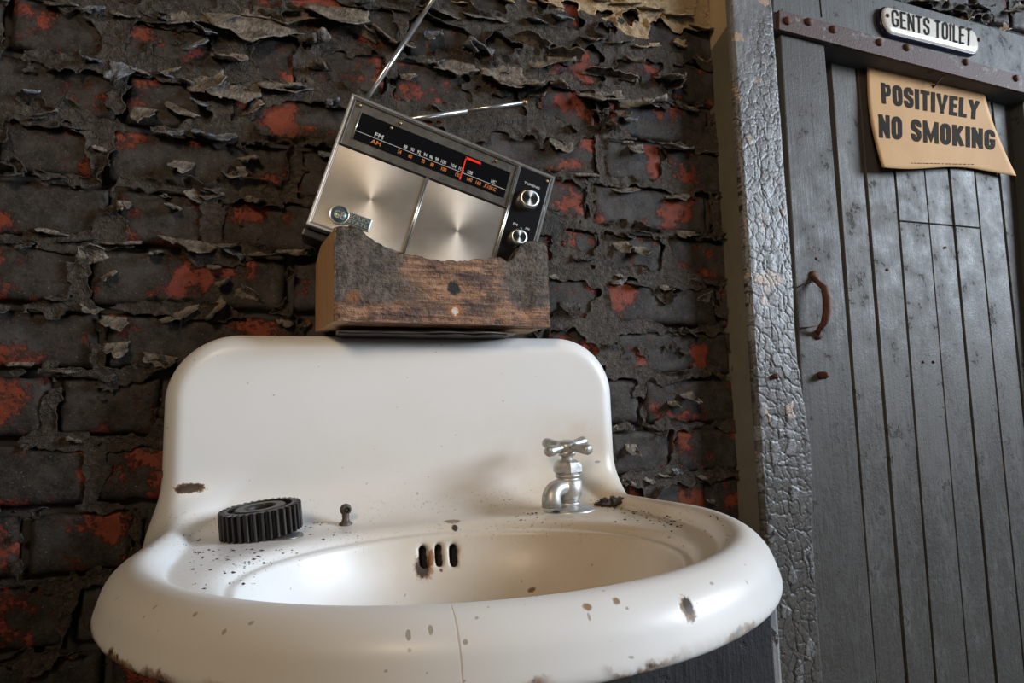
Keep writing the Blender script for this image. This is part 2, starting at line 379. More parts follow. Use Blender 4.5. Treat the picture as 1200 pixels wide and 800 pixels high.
# photo pixel of the attached edge, width px, length px, direction deg, start tilt, curl, kind
FL = [
 (300, 22, 110, 50, 6, 12, 25, 0), (325, 15, 90, 26, 4, 8, 30, 0), (225, 18, 100, 26, 8, 10, 30, 0), (395, 12, 70, 40, 5, 12, 45, 0),
 (112, 12, 24, 26, 10, 15, 60, 1), (245, 36, 26, 34, -15, 20, 70, 1), (228, 55, 30, 26, 40, 20, 60, 1), (148, 76, 26, 52, -8, 10, 40, 1),
 (112, 72, 16, 22, 0, 25, 70, 1), (270, 66, 40, 30, 10, 14, 70, 0), (372, 50, 26, 34, 12, 25, 110, 0), (372, 82, 22, 26, 5, 25, 110, 0),
 (275, 100, 60, 40, 4, 10, 30, 0), (240, 92, 44, 34, 30, 10, 45, 0), (292, 128, 26, 26, 60, 15, 60, 0), (335, 100, 60, 24, 8, 12, 40, 0),
 (345, 104, 28, 22, 5, 25, 80, 1), (388, 120, 16, 34, 0, 30, 60, 1), (220, 100, 14, 16, -5, 40, 80, 0), (238, 122, 14, 26, -5, 30, 60, 1),
 (215, 130, 34, 16, -20, 18, 40, 0), (200, 155, 30, 28, 10, 22, 60, 1), (245, 160, 30, 26, -20, 30, 70, 1), (262, 158, 24, 30, 20, 20, 50, 1),
 (218, 192, 24, 32, -6, 25, 45, 0), (290, 186, 18, 26, 20, 20, 80, 0), (275, 198, 28, 26, 8, 15, 50, 0), (300, 232, 20, 26, -4, 25, 60, 0),
 (235, 230, 18, 22, -50, 20, 60, 0), (208, 243, 16, 22, -25, 35, 60, 0), (196, 232, 8, 16, 5, 40, 70, 0), (250, 228, 26, 14, 5, 15, 50, 0),
 (200, 280, 20, 20, -10, 30, 70, 0), (232, 284, 40, 30, -4, 20, 60, 0), (268, 286, 24, 24, 6, 30, 70, 0), (184, 296, 14, 22, 12, 35, 70, 0),
 (310, 296, 40, 18, 6, 22, 70, 0), (345, 294, 30, 22, 4, 22, 70, 0), (254, 312, 12, 20, -5, 35, 60, 0), (262, 330, 18, 20, 20, 30, 80, 0),
 (250, 362, 30, 24, 60, 30, 60, 0), (290, 352, 26, 22, 170, 20, 70, 0), (212, 365, 44, 18, 30, 15, 60, 0), (148, 238, 14, 30, 0, 20, 70, 0),
 (112, 310, 34, 26, 200, 15, 60, 0), (128, 322, 18, 18, 30, 25, 60, 0), (95, 280, 40, 14, 4, 20, 60, 3), (145, 285, 40, 18, 6, 25, 80, 0),
 (138, 372, 26, 24, -5, 12, 50, 0), (140, 402, 24, 26, 8, 14, 50, 0), (190, 416, 34, 22, -10, 12, 50, 0), (66, 272, 30, 16, -10, 25, 70, 0),
 (20, 205, 20, 22, 10, 30, 60, 3), (8, 5, 14, 32, 6, 40, 70, 0), (75, 348, 28, 14, 0, 22, 70, 3), (30, 425, 26, 18, 0, 30, 80, 0), (75, 8, 34, 16, 5, 20, 60, 0),
 (190, 25, 44, 16, 6, 15, 40, 3), (150, 20, 30, 14, 5, 20, 40, 0), (170, 130, 26, 30, 0, 14, 40, 0), (95, 150, 26, 14, 0, 22, 50, 3), (36, 112, 20, 22, 20, 30, 80, 1),
 (425, 5, 20, 26, 10, 30, 70, 1), (425, 48, 30, 18, 160, 20, 90, 0), (470, 50, 30, 36, 5, 18, 60, 0), (452, 44, 30, 24, -30, 18, 80, 0),
 (476, 90, 20, 20, 10, 20, 50, 0), (505, 40, 22, 40, 8, 20, 55, 1), (508, 74, 18, 22, 0, 22, 60, 1), (560, 56, 34, 34, -8, 25, 60, 1), (552, 60, 20, 30, -20, 30, 70, 1),
 (530, 74, 52, 30, 3, 10, 35, 0), (585, 80, 52, 40, 6, 8, 40, 0), (612, 92, 48, 34, -8, 12, 60, 0), (620, 60, 44, 24, 178, 12, 100, 0), (640, 70, 60, 26, 8, 10, 60, 0),
 (660, 72, 40, 22, 176, 15, 120, 0), (700, 92, 44, 16, 185, 15, 120, 0), (725, 96, 44, 16, 178, 12, 130, 0), (700, 110, 60, 30, 14, 12, 60, 0), (745, 118, 60, 32, 10, 14, 80, 0),
 (775, 90, 30, 30, 20, 30, 60, 0), (785, 100, 20, 24, 50, 30, 80, 0), (625, 112, 18, 32, 12, 30, 60, 0), (650, 100, 18, 36, 4, 35, 50, 0), (712, 150, 12, 26, -30, 40, 60, 0),
 (735, 140, 14, 34, -12, 25, 60, 1), (722, 132, 16, 26, 10, 25, 50, 0), (785, 170, 36, 24, 4, 20, 70, 0), (680, 205, 40, 14, 5, 20, 60, 0), (655, 165, 30, 30, 0, 12, 40, 0), (740, 172, 20, 20, 10, 18, 40, 0),
 (520, 14, 60, 18, 3, 12, 40, 0), (570, 20, 60, 18, 8, 12, 40, 0), (625, 24, 30, 18, 10, 14, 60, 1), (655, 20, 28, 26, -10, 16, 60, 1), (690, 44, 32, 22, 8, 14, 60, 0), (720, 50, 34, 16, 10, 18, 60, 0), (740, 68, 20, 30, 0, 16, 60, 0),
 (700, 2, 26, 14, 0, 25, 60, 2), (730, 6, 40, 14, 8, 25, 60, 2), (760, 12, 36, 18, 10, 25, 60, 2), (790, 18, 40, 22, 6, 20, 60, 2), (815, 30, 30, 26, 0, 15, 50, 2), (752, 54, 40, 12, 12, 15, 40, 2), (640, 4, 36, 18, -5, 15, 50, 2), (540, 6, 26, 10, 0, 18, 60, 2), (590, 2, 30, 12, 0, 18, 60, 2),
 (730, 222, 40, 12, 8, 15, 50, 0), (790, 230, 34, 14, 10, 15, 60, 0), (800, 272, 26, 18, 0, 18, 60, 0), (722, 285, 20, 24, 10, 20, 50, 0), (680, 300, 30, 16, 0, 18, 60, 3), (745, 290, 16, 26, 0, 20, 60, 0),
 (745, 330, 30, 14, 5, 18, 60, 3), (780, 335, 26, 14, 5, 18, 60, 0), (820, 355, 16, 20, 180, 25, 60, 0), (665, 355, 26, 22, 0, 14, 50, 3), (800, 460, 18, 26, 10, 25, 70, 0), (785, 470, 14, 22, 0, 30, 80, 0), (736, 520, 16, 24, -5, 20, 60, 0), (788, 548, 10, 12, 0, 25, 50, 1), (356, 384, 20, 12, 30, 40, 90, 0),
 (1085, 0, 40, 18, 20, 20, 50, 2), (1120, 24, 34, 14, 40, 20, 40, 2), (1180, 10, 40, 20, 30, 20, 50, 0), (1165, 36, 30, 14, 40, 25, 60, 2), (1140, 8, 40, 20, 10, 15, 50, 3),
]
for i, (x, y, wpx, lpx, phi, a0, A, kd) in enumerate(FL):
    p = onY(x, y, 0); sc = abs(np.dot(p-CAM, FW))/F_PX
    flake(p[0], p[2], wpx*sc*1.05, lpx*sc*1.15, R(phi), R(a0), R(A), kd, 500+i)
# smaller ragged scales hanging along the joints
for i in range(120):
    k, zc, xs = rows[rnd.randrange(5, len(rows)-6)]
    x = rnd.uniform(-.42, .64); z = zc+PITCH/2+rnd.uniform(-.006, .008)
    if rnd.random() < .25:
        a, b = rnd.choice(xs); x = a-JT/2+rnd.uniform(-.004, .004); z = zc+rnd.uniform(-.02, .03)
    if not -.42 < x < .64 or z < .98 and x < .40: continue
    flake(x, z, rnd.uniform(.012, .034), rnd.uniform(.010, .024), rnd.uniform(-.5, .5), R(rnd.uniform(10, 35)), R(rnd.uniform(30, 90)), rnd.choice([0, 0, 0, 3, 3, 1]), 900+i)

# ================================================================== SETTING: door post, door, header
def m_post_front():
    m = NT('cracked_grey_paint'); v = m.obj(); cr = m.attr('crack'); bare = m.attr('bare')
    n = m.noise(v, 40, 5, .65); f = m.noise(v, 260, 4, .65)
    c = m.mix(n, (.105, .101, .098), (.215, .210, .208)); c = m.mix(m.ramp(m.noise(v, 26, 2), .63, .66), c, (.36, .25, .17))
    c = m.mix(m.ramp(m.math('ADD', bare, m.math('MULTIPLY', f, .3)), .5, .75), c, m.mix(f, (.045, .040, .035), (.12, .105, .09)))
    dv = m.n('VectorMath', {0: v, 1: m.n('VectorMath', {0: m.n('TexNoise', {'Vector': v, 'Scale': 90.0, 'Detail': 3.0}, out=1), 1: (.012, .012, .012)}, operation='MULTIPLY')}, operation='ADD')
    ck = m.n('TexVoronoi', {'Vector': dv, 'Scale': 105.0}, feature='DISTANCE_TO_EDGE'); ck2 = m.math('MULTIPLY', m.ramp(ck, .075, .02), m.attr('act'))
    c = m.mix(m.math('MULTIPLY', ck2, .85), c, (.040, .035, .030)); c = m.mix(m.ramp(cr, .3, .8), c, (.028, .024, .021))
    return m.P(Base_Color=c, Roughness=m.n('MapRange', {'Value': n, 'To Min': .28, 'To Max': .6}), Normal=m.bump(m.math('ADD', n, f), .5, .0012))
def m_post_side():
    m = NT('post_side_paint'); v = m.obj(); n = m.noise(v, 30, 5, .65); f = m.noise(v, 200, 4)
    sp = m.n('SeparateXYZ', {0: v}); z = m.t.nodes[-1].outputs[2]; y = m.t.nodes[-1].outputs[1]
    edge = m.math('ADD', z, m.math('MULTIPLY', y, 0.35))
    c = m.mix(n, (.105, .088, .060), (.20, .175, .125)); t = m.mix(n, (.40, .29, .16), (.55, .42, .26))
    c = m.mix(m.ramp(edge, 1.640, 1.644), c, t)
    return m.P(Base_Color=c, Roughness=.6, Normal=m.bump(m.math('ADD', n, f), .4, .0015))
PX0, PX1, PY = .6525, .7435, -.065
post = box('trim_1', (PX0+.0006, PY+.004, 0), (PX1-.002, .03, 2.2), m_post_side(), None, .002)
tag(post, 'wooden door post with cracked grey paint', None, None, 'structure')
nx, nz = 64, 900
us = np.linspace(0, 1, nx); zs = np.linspace(.45, 1.95, nz); U, Z = np.meshgrid(us, zs, indexing='ij')
bulge = .012*G(Z*0, Z, 0, .93, 1, .10)*sstep(.5, 1, U)-.004*G(Z*0, Z, 0, 1.12, 1, .06)*sstep(.5, 1, U)
X = PX0+U*(PX1-PX0)+bulge
f1, f2, cid = voro(X*62+.4*fbm(X*50, Z*50, 61, 2), Z*52+.4*fbm(X*50, Z*50, 62, 2), 5)
g1, g2, gid = voro(X*24+.7*fbm(X*40, Z*40, 63, 2), Z*20+.7*fbm(X*40, Z*40, 64, 2), 9)
act = sstep(.35, .6, fbm(X*9, Z*5, 66, 3)+.25*sstep(1.6, 1.4, Z))
crack = np.maximum(sstep(.075, .02, f2-f1)*act, sstep(.05, .012, g2-g1)*sstep(1.65, 1.5, Z))
bare = sstep(1.16, 1.02, Z+.10*(fbm(X*22, Z*14, 67, 3)-.5))*(1-.9*(cid > .83))
Y = PY+.0012*crack-.0005*cid*act+.001*bare-.0007*(fbm(X*90, Z*40, 68, 3)-.5)*2+.003*sstep(.06, 0, U)+.004*sstep(.94, 1, U)
V = np.stack([X, Y, Z], -1).reshape(-1, 3); nb = len(V); Vb = V.copy(); Vb[:, 1] = PY+.012
ring = [i*nz for i in range(nx)]+[(nx-1)*nz+j for j in range(1, nz)]+[i*nz+nz-1 for i in range(nx-2, -1, -1)]+[j for j in range(nz-2, 0, -1)]
side = np.array([[ring[i], nb+ring[i], nb+ring[(i+1) % len(ring)], ring[(i+1) % len(ring)]] for i in range(len(ring))])
cp = mesh('cracked_face', np.vstack([V, Vb]), np.vstack([grid_faces(nx, nz), side])[:, ::-1], m_post_front(), post, True,
          {'crack': np.tile(crack.ravel(), 2), 'act': np.tile(act.ravel(), 2), 'bare': np.tile(bare.ravel(), 2)})
bp = onY(908, 441, PY); lathe('nail', [(0, -.004), (.004, -.003), (.0045, .003), (.003, .006), (0, .0065)], MRUST, post, 12, axis='Y', loc=(bp[0], PY, bp[2]))

# door plane, swung three degrees off the wall
DA = R(3.0); DO = np.array([.744, -.030, 0]); DT = np.array([math.cos(DA), math.sin(DA), 0]); DN = np.array([math.sin(DA), -math.cos(DA), 0])
def dpt(px, py, off=0.0): return onPlane(px, py, DO+DN*off, DN)
def dprism(name, poly, f, b, mat, parent, bev=.0012, seg=1):
    fr = [dpt(x, y, f) for x, y in poly]; return prism(name, fr, [p-DN*(f-b) for p in fr], mat, parent, bev, seg)
door = empty('door_1', tuple(DO)); tag(door, 'grey plank door with flaking gloss paint', None, None, 'structure')
def dchild(o):      # parts are modelled in world space; hang them on the door without moving them
    o.parent = door; o.matrix_parent_inverse = Matrix.Translation(door.location).inverted(); return o
E1 = [((973, 70), (1026, 790)), ((1003, 70), (1062, 790)), ((1038, 70), (1096, 790)), ((1072, 70), (1135, 790)), ((1100, 70), (1167, 790)), ((1129, 70), (1201, 790)), ((1157, 70), (1231, 790)), ((1182, 70), (1260, 790))]
def dl(e, y):       # a board edge continued to another photo row
    (x0, y0), (x1, y1) = e; return (x0+(x1-x0)*(y-y0)/(y1-y0), y)
GAPS = [1.6, 1.0, .35, 1.3, .6, 1.2, .7]
for i in range(7):
    a, b = E1[i], E1[i+1]; ga = GAPS[i-1] if i else .5; gb = GAPS[i]
    top, bot = 30, 1150
    def q(y0a, y0b, y1a, y1b):
        L0 = dl(a, y0a); R0 = dl(b, y0b); L1 = dl(a, y1a); R1 = dl(b, y1b)
        return [(L0[0]+ga, y0a), (R0[0]-gb, y0b), (R1[0]-gb, y1b), (L1[0]+ga, y1a)]
    dep = rnd.uniform(-.0012, .0012)-.012
    if i in (2, 3, 4):
        s0 = 258+(dl(a, 262)[0]-1045)*.088; s1 = 258+(dl(b, 262)[0]-1045)*.088
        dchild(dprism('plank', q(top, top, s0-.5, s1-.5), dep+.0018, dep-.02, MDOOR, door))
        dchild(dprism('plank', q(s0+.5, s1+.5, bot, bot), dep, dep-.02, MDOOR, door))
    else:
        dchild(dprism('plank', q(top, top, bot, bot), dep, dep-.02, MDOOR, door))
dchild(dprism('stile', [(914, 28), (964, 28), (1056, 1150), (982, 1150)], .026, -.02, m_wood_grey('stile_paint', (.055, .051, .047), (.112, .106, .099), .48, grime_shade=True, spec=.13), door, .0025, 2))
dchild(dprism('gap_shade_slab', [(905, 20), (1275, 20), (1330, 1150), (960, 1150)], -.033, -.05, simple('gap_dark', (.02, .018, .016), .9), door))  # near-black slab added behind the planks to paint their gaps dark
# pull handle on the stile
HO = .026
hp = [dpt(953, 325, HO+.003), dpt(959, 331, HO+.012), dpt(966, 337, HO+.022), dpt(969, 350, HO+.026), dpt(969, 366, HO+.026), dpt(966, 378, HO+.022), dpt(960, 386, HO+.012), dpt(958, 391, HO+.003)]
h = empty('door_handle'); h.parent = door; h.matrix_parent_inverse = Matrix.Translation(door.location).inverted()
tube('grip', hp, [.0040, .0044, .0056, .0066, .0066, .0056, .0044, .0040], MRUST, h, 12)
for (x, y) in ((953, 323), (958, 392)):
    p = dpt(x, y, HO); lathe('screw_boss', [(0, -.002), (.0085, -.001), (.0085, .003), (.006, .0055), (0, .006)], MRUST, h, 16, axis='Y', loc=tuple(p))
tube('wire', [dpt(934, 337, HO+.002), dpt(946, 331, HO+.003), dpt(956, 330, HO+.007)], .0009, MRUST, h, 6)
tube('wire', [dpt(938, 384, HO+.002), dpt(950, 383, HO+.003), dpt(960, 381, HO+.010)], .0009, MRUST, h, 6)
p = dpt(961, 440, HO); bo = lathe('bolt_stub', [(0, -.003), (.0065, -.002), (.0065, .010), (.0045, .0125), (.0045, .016), (0, .0165)], MRUST, None, 14, axis='Y', loc=tuple(p)); dchild(bo)
for (x, y) in ((957, 303), (1040, 316), (1082, 424), (1094, 424), (1108, 290)):
    p = dpt(x, y, HO if x < 970 else -.011); dchild(lathe('nail_head', [(0, -.001), (.0028, 0), (.0028, .0012), (0, .002)], MRUST, None, 10, axis='Y', loc=tuple(p)))
# header beam and iron strap
beam = dprism('trim_2', [(906, -40), (1300, 70), (1300, 137), (906, 34)], .030, -.10, MBEAM, None, .002, 2)
tag(beam, 'grey painted header beam above the door', None, None, 'structure')
jamb = dprism('trim_3', [(1193, 40), (1330, 40), (1420, 1150), (1277, 1150)], .012, -.10, MBEAM, None, .002, 2)
tag(jamb, 'grey door jamb on the hinge side', None, None, 'structure')
st = dprism('iron_strap', [(913, 11), (1300, 116), (1300, 134), (913, 34)], .0365, .029, MSTRAP, None, .0018, 2)
tag(st, 'rusty brown iron strap bolted along the header beam over the door', 'strap')
for (x, y) in ((922, 25), (947, 26), (976, 35), (1030, 50), (1062, 56), (1131, 73), (1190, 92)):
    p = dpt(x, y, .0365); b_ = lathe('bolt_head', [(0, -.002), (.0078, -.001), (.0072, .003), (.004, .0055), (0, .006)], MRUST, st, 12, axis='Y', loc=tuple(p))
tube('seam_batten', [dpt(961, -2, .0305), dpt(963, 20, .0305)], .0010, simple('seam_dark', (.03, .028, .026), .9), beam, 6)

# ---------------- condensed gothic lettering drawn as strokes
def stroke(P, t, closed=False):
    P = [np.array(p, float) for p in P]; n = len(P); L = []; Rr = []
    for i in range(n):
        a = P[i]-P[i-1] if (i or closed) else P[1]-P[0]; b = P[(i+1) % n]-P[i] if (i < n-1 or closed) else a
        a = a/np.linalg.norm(a); b = b/np.linalg.norm(b); m_ = a+b; m_ = m_/max(np.linalg.norm(m_), 1e-6)
        nn = np.array([-m_[1], m_[0]]); k = min(1/max(abs(np.dot(nn, (-a[1], a[0]))), .4), 2.2)*t/2
        L.append(P[i]+nn*k); Rr.append(P[i]-nn*k)
    return [(L[i], Rr[i], Rr[(i+1) % n], L[(i+1) % n]) for i in range(n if closed else n-1)]
def arc(cx, cy, rx, ry, a0, a1, n=9): return [(cx+rx*math.cos(R(a0+(a1-a0)*k/n)), cy+ry*math.sin(R(a0+(a1-a0)*k/n))) for k in range(n+1)]
def glyph(ch, w_, t):
    h = t/2; xl, xr, yb, yt, m_ = h, w_-h, h*.9, 1-h*.9, w_/2; r = (xr-xl)/2; q = min(r*1.15, .3); S_ = []
    def add(P, tt=t, closed=False): S_.extend(stroke(P, tt, closed))
    if ch == 'O': add(arc(m_, yt-q, r, q, 0, 180)+arc(m_, yb+q, r, q, 180, 360), t, True)
    elif ch == 'S': add(arc(m_, yt-q, r, q, -20, 180)+[(xl+.01, .60), (xr-.01, .41)]+arc(m_, yb+q, r, q, 0, -200))
    elif ch == 'G': add(arc(m_, yt-q, r, q, -18, 180)+arc(m_, yb+q, r, q, 180, 360)+[(xr, .5)]); add([(m_, .45), (xr+h, .45)], t*.8)
    elif ch == 'P': add([(xl, 0), (xl, 1)]); add([(xl, yt), (xr-r*.6, yt)]+arc(xr-r*.75, (yt+.46)/2, r*.75, (yt-.46)/2, 90, -90)+[(xl, .46)], t*.88)
    elif ch == 'I': add([(m_, 0), (m_, 1)])
    elif ch == 'T': add([(0, yt), (w_, yt)], t*.85); add([(m_, 0), (m_, 1)])
    elif ch == 'V': add([(h*.8, 1), (m_, .10), (w_-h*.8, 1)]); add([(m_-t*.45, .06), (m_+t*.45, .06)], .12)
    elif ch == 'Y': add([(h*.8, 1), (m_, .45), (w_-h*.8, 1)]); add([(m_, 0), (m_, .5)])
    elif ch in 'EL':
        add([(xl, 0), (xl, 1)]); add([(xl, h*.85), (w_, h*.85)], t*.85)
        if ch == 'E': add([(xl, 1-h*.85), (w_, 1-h*.85)], t*.85); add([(xl, .51), (w_*.88, .51)], t*.8)
    elif ch == 'N': add([(xl, 0), (xl, 1)], t*.9); add([(xr, 0), (xr, 1)], t*.9); add([(xl-h*.3, 1), (xr+h*.3, 0)], t)
    elif ch == 'M': add([(xl, 0), (xl, 1)], t*.9); add([(xr, 0), (xr, 1)], t*.9); add([(xl-h*.2, 1), (m_, .18), (xr+h*.2, 1)], t*.85)
    elif ch == 'K': add([(xl, 0), (xl, 1)]); add([(xr+h*.1, 1), (xl, .36)], t*.95); add([(xl+t*.55, .58), (xr+h*.2, 0)], t)
    return S_
def letters(body, t, gap, space, wide={}):
    """verts (unit box) and quads of a line of lettering"""
    x = 0; G_ = []
    for ch in body:
        if ch == ' ': x += space; continue
        V = []; Fc = []; G_.append((V, Fc))
        w_ = wide.get(ch, .52)
        for qd in glyph(ch, w_, t):
            # cut each stroke piece into short lengths so it can follow a curved sheet
            for k in range(4):
                a, b = k/4, (k+1)/4; b0 = len(V)
                for (p, q2, f) in ((qd[0], qd[3], a), (qd[1], qd[2], a), (qd[1], qd[2], b), (qd[0], qd[3], b)): 
                    z = p+(q2-p)*f; V.append((x+z[0], min(max(z[1], 0), 1), 0))
                Fc.append((b0, b0+1, b0+2, b0+3))
        x += w_+gap
    return [(np.array(V, float)/np.array([x-gap, 1, 1]), Fc) for V, Fc in G_]

# ================================================================== SIGNS
WHITE_EN = simple('sign_enamel', (.72, .66, .58), .18, bump=.05, var=.04)
INK = simple('sign_ink', (.016, .018, .019), .7, Specular_IOR_Level=.05); NAVY = simple('sign_navy', (.012, .013, .035), .25)
sg = empty('enamel_sign', tuple(dpt(1092, 36, .03))); tag(sg, 'small white enamel plate reading GENTS TOILET on the header beam', 'sign')
cL = dpt(1036, 19.5, .045); cR = dpt(1149, 48.5, .045); ax = (cR-cL); SL = np.linalg.norm(ax); ax /= SL; az = np.cross(ax, DN)*-1
az = np.cross(DN, ax); az = az if az[2] > 0 else -az
hgt = np.linalg.norm(dpt(1090, 19, .045)-dpt(1093, 50, .045)); cc = (cL+cR)/2
def pill(L, H, r, n=8):
    P = []
    for (sx, sz, a0) in ((1, 1, 0), (-1, 1, 90), (-1, -1, 180), (1, -1, 270)):
        for k in range(n+1):
            a = R(a0+90*k/n); P.append((sx*(L/2-r)+r*math.cos(a), sz*(H/2-r)+r*math.sin(a)))
    return P
def plate(name, rings, mat, parent, origin):
    V = []; Fc = []
    for (ins, off) in rings:
        for (x, z) in pill(SL-2*ins, hgt-2*ins, max(.004, hgt*.42-ins)): V.append(cc+ax*x+az*z+DN*(off-.045)-origin)
    n = 36
    for k in range(len(rings)-1):
        for i in range(n): Fc.append((k*n+i, k*n+(i+1) % n, (k+1)*n+(i+1) % n, (k+1)*n+i))
    Fc.append(tuple(range((len(rings)-1)*n, len(rings)*n)))
    return mesh(name, V, Fc, mat, parent, True)
og = np.array(sg.location)
plate('edge_band', [(-.002, .029), (-.002, .0365), (.0012, .0395)], NAVY, sg, og)
plate('enamel_face', [(.0006, .0385), (.0022, .0410), (.006, .0428), (.014, .0436)], WHITE_EN, sg, og)
GL = letters('GENTS TOILET', .125, .12, .26, {'I': .14, 'N': .48, 'E': .40, 'L': .38, 'T': .44, 'S': .44, 'G': .48, 'O': .46})
q4 = [dpt(1046, 30.5, .0445), dpt(1138.5, 54.3, .0445), dpt(1139, 33.5, .0445), dpt(1045, 10.5, .0445)]
def quadmap(V, q): 
    s = V[:, :1]; t = V[:, 1:2]; return (q[0]*(1-s)+q[1]*s)*(1-t)+(q[3]*(1-s)+q[2]*s)*t
for V, Fc in GL: mesh('letter', quadmap(V, q4)-og, Fc, INK, sg)
for (x, y) in ((1040, 18.5), (1147, 46.5)):
    p = dpt(x, y, .0430)-og; lathe('screw', [(0, -.002), (.0042, -.001), (.0038, .0018), (0, .0028)], MRUST, sg, 12, axis='Y', loc=tuple(p))

def m_paper():
    m = NT('aged_paper'); v = m.obj(); n = m.noise(v, 14, 4, .6); f = m.noise(v, 160, 4, .6)
    c = m.mix(n, (.47, .265, .115), (.60, .365, .175)); c = m.mix(m.math('MULTIPLY', f, .25), c, (.36, .19, .08))
    return m.P(Base_Color=c, Roughness=.7, Specular_IOR_Level=.12, Normal=m.bump(f, .12, .0008))
ps = empty('paper_sign', tuple(dpt(1100, 140, .004))); tag(ps, 'tan paper notice reading POSITIVELY NO SMOKING tacked to the plank door', 'sign')
op = np.array(ps.location)
NU, NV = 34, 26
def paper_px(s, t):           # s across, t down
    topx = 1016+(1153-1016)*s; topy = 72+(104-72)*s+3*np.sin(s*3.1)
    botx = 1034+(1191-1034)*s; boty = 196+8*s-3.0*np.sin(s*3.1)+2*np.sin(s*8)
    x = topx+(botx-topx)*t**(1+.35*s)-6*np.sin(t*3.1)*(1-s)**2+0*s; y = topy+(boty-topy)*t
    return x, y
def paper_off(s, t):
    return .0055+.013*t**2*(1-s)**2+.010*t*s*s*.8+.004*np.sin(s*5.2+.6)*t+.006*(1-t)**3*s-.008
PV = []; ST = []
for i in range(NU):
    for j in range(NV):
        s, t = i/(NU-1), j/(NV-1)
        if s > .9 and t < .08: s2 = .9+(s-.9)*.55
        else: s2 = s
        x, y = paper_px(s2, t); PV.append(dpt(x, y, float(paper_off(s, t)))-op)
pp = mesh('paper_sheet', PV, grid_faces(NU, NV), m_paper(), ps, True)
md = pp.modifiers.new('thick', 'SOLIDIFY'); md.thickness = .0006; md.offset = 0
def st_of(x, y):              # invert paper_px by a few relaxation steps
    s, t = .5, .5
    for _ in range(40):
        X, Y = paper_px(s, t); s += (x-X)/150*.8; t += (y-Y)/110*.8; s = min(max(s, 0), 1); t = min(max(t, 0), 1)
    return s, t
INKP = simple('printed_black', (.026, .021, .017), .8, bump=.1, var=.3, Specular_IOR_Level=.06)
for body, q in (('POSITIVELY', ((1034, 121), (1147, 140.3), (1148.5, 118.3), (1032.5, 96.3))), ('NO SMOKING', ((1030.3, 161), (1166.4, 175.8), (1166.4, 152.7), (1029.7, 133.4)))):
    for V, Fc in letters(body, .215, .085, .36, {'I': .215, 'M': .78, 'N': .56, 'E': .44, 'L': .42, 'V': .60, 'Y': .58, 'K': .58, 'T': .48}):
        W_ = []
        for (x, y) in quadmap(V, [np.array(a) for a in q]):
            a_, b_ = st_of(x, y); W_.append(dpt(x, y, float(paper_off(a_, b_))+.0010)-op)
        mesh('letter', W_, Fc, INKP, ps)
V = []; Fc = []; ir = random.Random(3); x = 1068.0        # the imprint is too small to read: a broken hairline of specks
while x < 1140:
    L_ = ir.uniform(1.2, 4.0); b0 = len(V); y = 190.6+(x-1068)*.021
    for (a_, b_) in ((x, y), (x+L_, y), (x+L_, y+.8), (x, y+.8)): V.append(dpt(a_, b_, float(paper_off(*st_of(a_, b_)))+.001)-op)
    Fc.append((b0, b0+1, b0+2, b0+3)); x += L_+ir.uniform(.5, 2.2)
mesh('imprint_line', V, Fc, INKP, ps)['kind'] = 'stuff'
for (x, y) in ((1026, 80), (1086, 89), (1093, 101)):
    s, t = st_of(x, y); p = dpt(x, y, float(paper_off(s, t)))-op
    lathe('tack', [(0, -.004), (.0030, -.001), (.0030, .0015), (.0015, .003), (0, .0032)], MRUST, ps, 10, axis='Y', loc=tuple(p))
tube('bent_nail', [dpt(1093, 103, .012)-op, dpt(1101, 94, .020)-op, dpt(1116, 81, .031)-op], .0012, MRUST, ps, 8)

# ================================================================== SINK (signed-distance solid, local u right, v towards the viewer, w up)
SO = np.array([.120, -.013, .884]); SROLL = R(-0.9)
sink = empty('wash_basin', tuple(SO), (0, SROLL, 0)); tag(sink, 'old white enamelled cast iron basin with tall back, rust chips and rolled rim', 'sink')
SM = np.array(Euler((0, SROLL, 0)).to_matrix())
def s2w(p): return SO+SM@np.array(p)
def w2s(p): return SM.T@(np.array(p)-SO)
def smin(a, b, k): h = np.maximum(k-np.abs(a-b), 0)/k; return np.minimum(a, b)-h*h*k*.25
def smax(a, b, k): return -smin(-a, -b, k)
HWO, V0, VF = .293, .235, .285           # half width, where the sides start to round, length of the rounded front
def d_out(u, v):
    vv = np.maximum(v-V0, 0); k0 = np.sqrt((u/HWO)**2+(vv/VF)**2); k1 = np.sqrt((u/HWO**2)**2+(vv/VF**2)**2)+1e-6
    return k0*(k0-1)/k1
def rext(d2, a, h, r): 
    q0 = d2+r; q1 = a-h+r; return np.minimum(np.maximum(q0, q1), 0)+np.sqrt(np.maximum(q0, 0)**2+np.maximum(q1, 0)**2)-r
def ell(u, v, w, cv, cw, a, b, c):
    k0 = np.sqrt((u/a)**2+((v-cv)/b)**2+((w-cw)/c)**2); k1 = np.sqrt((u/a**2)**2+((v-cv)/b**2)**2+((w-cw)/c**2)**2)+1e-6
    return k0*(k0-1)/k1
SLOTS = []                               # filled below with (centre, down axis, normal)
